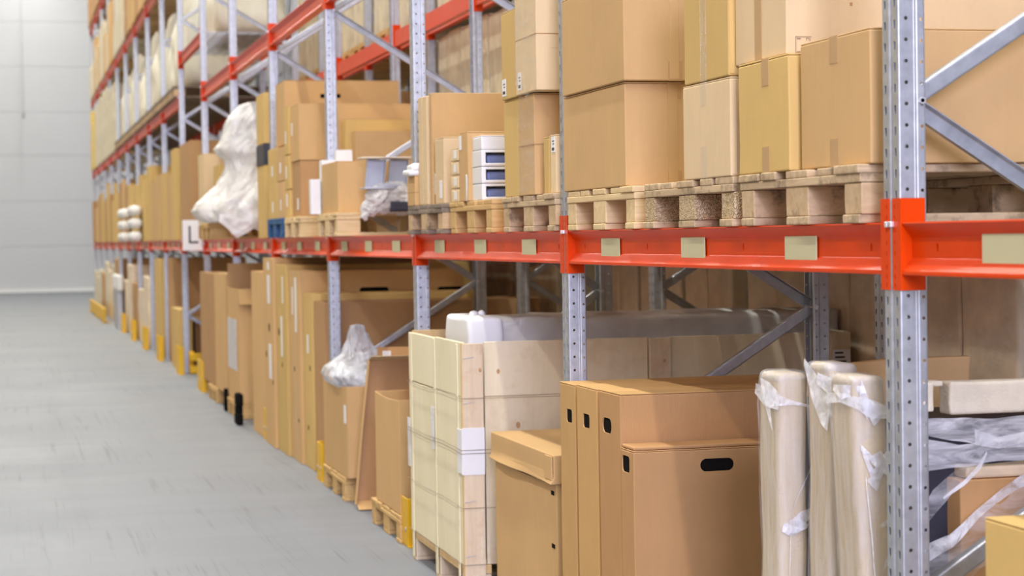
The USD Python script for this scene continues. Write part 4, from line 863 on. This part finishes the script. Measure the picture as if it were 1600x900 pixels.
pack('tallest cream foam pack in cling film, second of three behind the big upright', 2.024, 2.108, 4.62, 4.76, 1.247,
     [([(-0.9, 1.245), (-0.5, 1.18), (0.0, 1.13)], [0.008, 0.03, 0.05]), ([(0.0, 1.16), (0.3, 1.13)], [0.05, 0.02]), ([(0.1, 1.12), (0.2, 1.05), (0.24, 0.99)], [0.03, 0.016, 0.003]), ([(-0.3, 1.21), (0.1, 1.19), (0.5, 1.20)], [0.012, 0.02, 0.004]), ([(0.5, 0.90), (0.42, 0.70), (0.38, 0.4)], [0.008, 0.022, 0.03])], 12)
pack('cream foam pack in torn cling film, third of three right at the big upright', 1.988, 2.080, 4.40, 4.54, 1.230,
     [([(-0.9, 1.170), (-0.3, 1.178), (0.15, 1.165), (0.5, 1.150), (1.0, 1.138)], [0.012, 0.010, 0.013, 0.02, 0.012]), ([(0.2, 1.20), (0.42, 1.15)], [0.02, 0.02]),
      ([(1.0, 1.04), (0.75, 1.01), (0.45, 0.985), (0.2, 1.05)], [0.024, 0.026, 0.012, 0.008]), ([(0.15, 1.055), (0.5, 1.02), (0.9, 1.0)], [0.006, 0.008, 0.014]), ([(0.25, 0.98), (0.35, 0.8), (0.4, 0.5)], [0.004, 0.006, 0.010]), ([(0.3, 1.17), (0.6, 1.13), (0.8, 1.135)], [0.010, 0.024, 0.006]), ([(0.9, 1.03), (0.6, 0.965), (0.3, 0.975)], [0.012, 0.020, 0.004]), ([(1.0, 0.99), (0.7, 1.035), (0.4, 1.03)], [0.008, 0.012, 0.004]), ([(1.0, 0.80), (0.7, 0.77), (0.5, 0.72)], [0.016, 0.012, 0.003]), ([(-0.6, 1.20), (-0.2, 1.19), (0.3, 1.20)], [0.006, 0.016, 0.005]), ([(0.6, 0.86), (1.0, 0.875)], [0.004, 0.012])], 13, 0.05)

# dark load with a carton and foam under torn film, right of the big upright
t = thing('film_wrapped_load', 'dark pallet load with a brown carton and white foam under torn film', 'wrapped load', (2.16, 4.36, 0.1445))
dx, dy, dz = -2.16, -4.36, -0.1445
def lp(name, m, mat, **k): m.apply_translation((dx, dy, dz)); return part(name, m, mat, t, **k)
lp('dark_cover', soft(2.165, 3.30, 4.47, 5.35, 0.1445, 1.10, 0.03, 0.012, 8, 3, 7), 'dark_cloth', smooth=True)
lp('brown_carton', soft(2.280, 3.20, 4.40, 4.485, 0.18, 0.962, 0.006, 0.0015, 3, 7), 'kraft_pink', smooth=True)
lp('foam_edging', soft(2.30, 3.20, 4.405, 4.48, 0.963, 0.992, 0.008, 0.006, 9, 7, 16), 'wrap_taupe', smooth=True)
lp('brown_sheet', soft(2.20, 2.56, 4.86, 4.90, 0.90, 1.232, 0.01, 0.016, 8, 17, 6), 'kraft', smooth=True)
lp('foam_slab', soft(2.256, 3.25, 4.40, 4.466, 1.125, 1.207, 0.008, 0.003, 12, 5, 14), 'foam', smooth=True)
lp('foam_slab', soft(2.165, 2.212, 4.40, 4.466, 1.135, 1.209, 0.006, 0.002, 5, 6, 14), 'foam', smooth=True)
lp('foam_rim', soft(2.205, 2.246, 4.42, 4.466, 1.196, 1.210, 0.004, 0.001, 3, 6, 14), 'foam', smooth=True)
Yf = 4.372
for k, (pts, wid, mm) in enumerate((
    ([(2.147, Yf, 1.11), (2.22, Yf, 1.098), (2.30, Yf - 0.01, 1.085), (2.45, Yf, 1.085), (2.8, Yf, 1.09)], [0.018, 0.026, 0.032, 0.034, 0.04], 'film_haze'),
    ([(2.147, Yf - 0.01, 1.030), (2.255, Yf - 0.012, 1.028), (2.34, Yf - 0.012, 1.038), (2.45, Yf - 0.01, 1.050), (2.8, Yf, 1.06)], [0.043, 0.028, 0.028, 0.036, 0.05], 'film_haze'),
    ([(2.30, Yf - 0.014, 1.075), (2.36, Yf - 0.014, 1.055), (2.45, Yf - 0.014, 1.062)], [0.02, 0.014, 0.02], 'film_white'),
    ([(2.330, Yf - 0.016, 1.035), (2.310, Yf - 0.016, 1.000), (2.270, Yf - 0.014, 0.962), (2.219, Yf, 0.924)], [0.004, 0.007, 0.006, 0.003], 'film_white'),
    ([(2.145, Yf, 0.775), (2.235, Yf - 0.008, 0.818), (2.305, Yf - 0.01, 0.878), (2.358, Yf - 0.01, 0.915), (2.43, Yf, 0.955), (2.6, Yf, 1.0)], [0.022, 0.016, 0.011, 0.011, 0.014, 0.02], 'film_white'),
    ([(2.149, Yf, 0.860), (2.20, Yf, 0.915), (2.25, Yf, 0.965), (2.33, Yf, 1.01)], [0.018, 0.026, 0.02, 0.01], 'film'),
    ([(2.15, Yf + 0.005, 0.70), (2.3, Yf, 0.80), (2.45, Yf, 0.84), (2.8, Yf, 0.88)], [0.05, 0.06, 0.10, 0.12], 'film'))):
    m = ribbon(pts, wid, (-0.25, 0, 1.0) if k >= 3 else (0, 0, 1.0), 30 + k, 10, 0.006, 0.012); lp('torn_film', m, mm, smooth=True)

# third bay, floor
open_carton('open brown carton on a floor pallet between crate and leaning open carton', 1.94, 2.9, 9.92, 10.60, PT - BT + 0.0005, 0.745, 'kraft', dip=0.012)
t = thing('flattened_carton', 'big opened carton stood upright with its inside facing the camera', 'carton', (1.93, 11.28, 0))
bk = soft(0.0, 0.56, -0.003, 0.003, 0.03, 0.87, 0.002, 0.006, 9, 4, 3)
def lean(m): v = m.vertices; v[:, 0] += 0.095 * np.clip(v[:, 2] / 0.87, 0, 1.2) * np.clip(1 - v[:, 0] / 0.3, 0, 1); m.vertices = v; return m
part('back_panel', lean(bk), 'kraft_raw', t, smooth=True)
part('side_panel', lean(soft(-0.002, 0.004, -0.05, 0.0, 0.03, 0.87, 0.0018, 0.003, 8, 6)), 'kraft', t, smooth=True)
f = soft(0.0, 0.50, -0.13, 0.0, -0.002, 0.002, 0.0018, 0.003, 6, 8); f.apply_transform(trimesh.transformations.rotation_matrix(-0.25, (1, 0, 0))); f.apply_translation((0.095, 0, 0.87)); part('top_flap', f, 'kraft_pale', t, smooth=True)
f = soft(0.0, 0.45, -0.004, 0.0, 0.0, 0.10, 0.0018, 0.003, 6, 9); f.apply_transform(trimesh.transformations.rotation_matrix(-0.3, (1, 0, 0))); f.apply_translation((0.16, 0.02, 0.85)); part('top_flap', f, 'kraft_brown', t, smooth=True)
part('paper_label', bx(0.185, 0.235, -0.003, 0.005, 0.872, 0.925).apply_transform(trimesh.transformations.rotation_matrix(-0.0, (1, 0, 0))), 'paper', t)
f = soft(0.01, 0.17, -0.11, 0.0, -0.002, 0.002, 0.0018, 0.003, 4, 8); f.apply_transform(trimesh.transformations.rotation_matrix(0.35, (1, 0, 0))); f.apply_translation((0, 0, 0.045)); part('bottom_flap', f, 'kraft', t, smooth=True)
t = open_carton('open carton on a floor pallet filled with a grey plastic bag', 1.94, 2.7, 11.55, 12.44, 0.1445, 0.70, 'kraft', dip=0.02)
part('paper_label', bx(-0.3815, -0.378, -0.425, -0.345, 0.33, 0.44), 'paper', t)
t = thing('plastic_bag', 'crumpled clear grey plastic bag bulging out of an open floor carton', 'plastic bag', (2.10, 11.95, 0.60))
part('sheeting', drape([(0.055, -0.12, 0.22), (0.075, -0.145, 0.26), (0.10, -0.185, 0.28), (0.15, -0.215, 0.28), (0.20, -0.20, 0.24), (0.235, -0.14, 0.18), (0.27, -0.09, 0.10), (0.33, -0.07, 0.05), (0.40, -0.045, 0.015), (0.45, -0.03, 0.0)],
    [(-0.06, 0.30), (0.05, 0.36), (0.15, 0.36), (0.2, 0.28), (0.24, 0.17), (0.30, 0.09), (0.40, 0.04), (0.45, 0.015)], 17, 0.055, 96, 60, 0.014), 'film_bag', t, smooth=True)
part('packed_goods', blob([(0.02, 0.0, 0.08, 0.13), (0.08, -0.14, 0.06, 0.11), (-0.05, 0.2, 0.10, 0.09)], 0.025, 0.03, 14, 5), 'bracket', t, smooth=True)

# fourth bay, floor: row of tall cartons on edge
open_carton('broad brown open topped carton on edge behind the fourth upright', 2.00, 3.47, 12.70, 13.18, 0, 1.172, 'kraft_brown', flaps=())
carton('tall carton on edge, first closed one of the row, with an oblong hand hole', 1.99, 3.20, 13.20, 13.62, 0, 1.215, 'kraft_yellow', labels=[('aisle', 13.38, 13.46, 0.80, 0.93)], dots=[(13.33, 0.70, 0.022), (13.45, 0.28, 0.018)])
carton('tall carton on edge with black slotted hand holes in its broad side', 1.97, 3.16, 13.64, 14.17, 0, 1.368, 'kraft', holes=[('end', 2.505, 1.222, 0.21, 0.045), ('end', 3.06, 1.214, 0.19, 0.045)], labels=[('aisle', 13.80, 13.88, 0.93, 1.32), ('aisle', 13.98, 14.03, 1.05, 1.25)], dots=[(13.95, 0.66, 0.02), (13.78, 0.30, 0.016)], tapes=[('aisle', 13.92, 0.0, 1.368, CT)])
carton('pale yellowish tall carton, the widest of the row, with a long label strip', 1.95, 3.35, 14.19, 14.74, 0, 1.405, 'kraft_yellow', labels=[('aisle', 14.42, 14.50, 0.72, 1.02), ('aisle', 14.35, 14.40, 1.12, 1.32)], dots=[(14.60, 0.90, 0.03), (14.45, 0.66, 0.02)])
carton('tall carton with two long white label strips, at the fifth upright', 1.93, 3.3, 14.76, 15.33, 0, 1.452, 'kraft', labels=[('aisle', 14.95, 15.10, 1.10, 1.32), ('aisle', 14.92, 15.06, 0.52, 0.79), ('aisle', 14.97, 15.08, 1.36, 1.42)], dots=[(15.02, 0.915, 0.035), (14.85, 0.50, 0.02), (15.22, 0.70, 0.025)])
# fifth and sixth bays, floor
carton('plain brown tall carton standing on the floor beside the fifth upright', 1.95, 3.0, 15.51, 16.30, 0, 1.335, 'kraft')
t = open_carton('tall open carton with a film patch standing on a floor pallet', 1.95, 2.9, 17.33, 18.15, 0.1445, 1.16, 'kraft', flaps=[('end', 0.16, 60), ('far', 0.22, -88), ('back', 0.2, -70)])
part('film_patch', soft(-0.482, -0.476, -0.30, 0.38, 0.28, 0.74, 0.002, 0.003, 5), 'film_white', t, smooth=True)
t = thing('black_corner_foam', 'black moulded foam corner at the base of the film patched carton', 'foam piece', (1.90, 16.85, 0.0))
part('corner', cat(soft(-0.04, 0.02, -0.10, 0.10, 0.0, 0.10, 0.02, 0.004, 2), soft(-0.04, 0.02, -0.07, 0.06, 0.09, 0.17, 0.02, 0.004, 2), soft(-0.04, 0.02, -0.11, 0.08, 0.16, 0.27, 0.02, 0.004, 2)), 'black', t, smooth=True)
t = thing('black_corner_foam', 'small black foam corner between the two floor pallets by the gap', 'foam piece', (1.93, 18.25, 0.0))
part('corner', cat(soft(-0.02, 0.02, -0.025, 0.025, 0.0, 0.12, 0.015, 0.003, 2), soft(-0.02, 0.02, -0.025, 0.025, 0.11, 0.21, 0.015, 0.003, 2)), 'black', t, smooth=True)
carton('plain tall brown carton on a floor pallet by the gap, first of two', 1.95, 2.9, 18.29, 19.35, 0.1445, 1.28, 'kraft')
carton('plain tall brown carton at the very edge of the floor level gap', 1.95, 2.9, 19.40, 20.85, 0.1445, 1.268, 'kraft_brown')
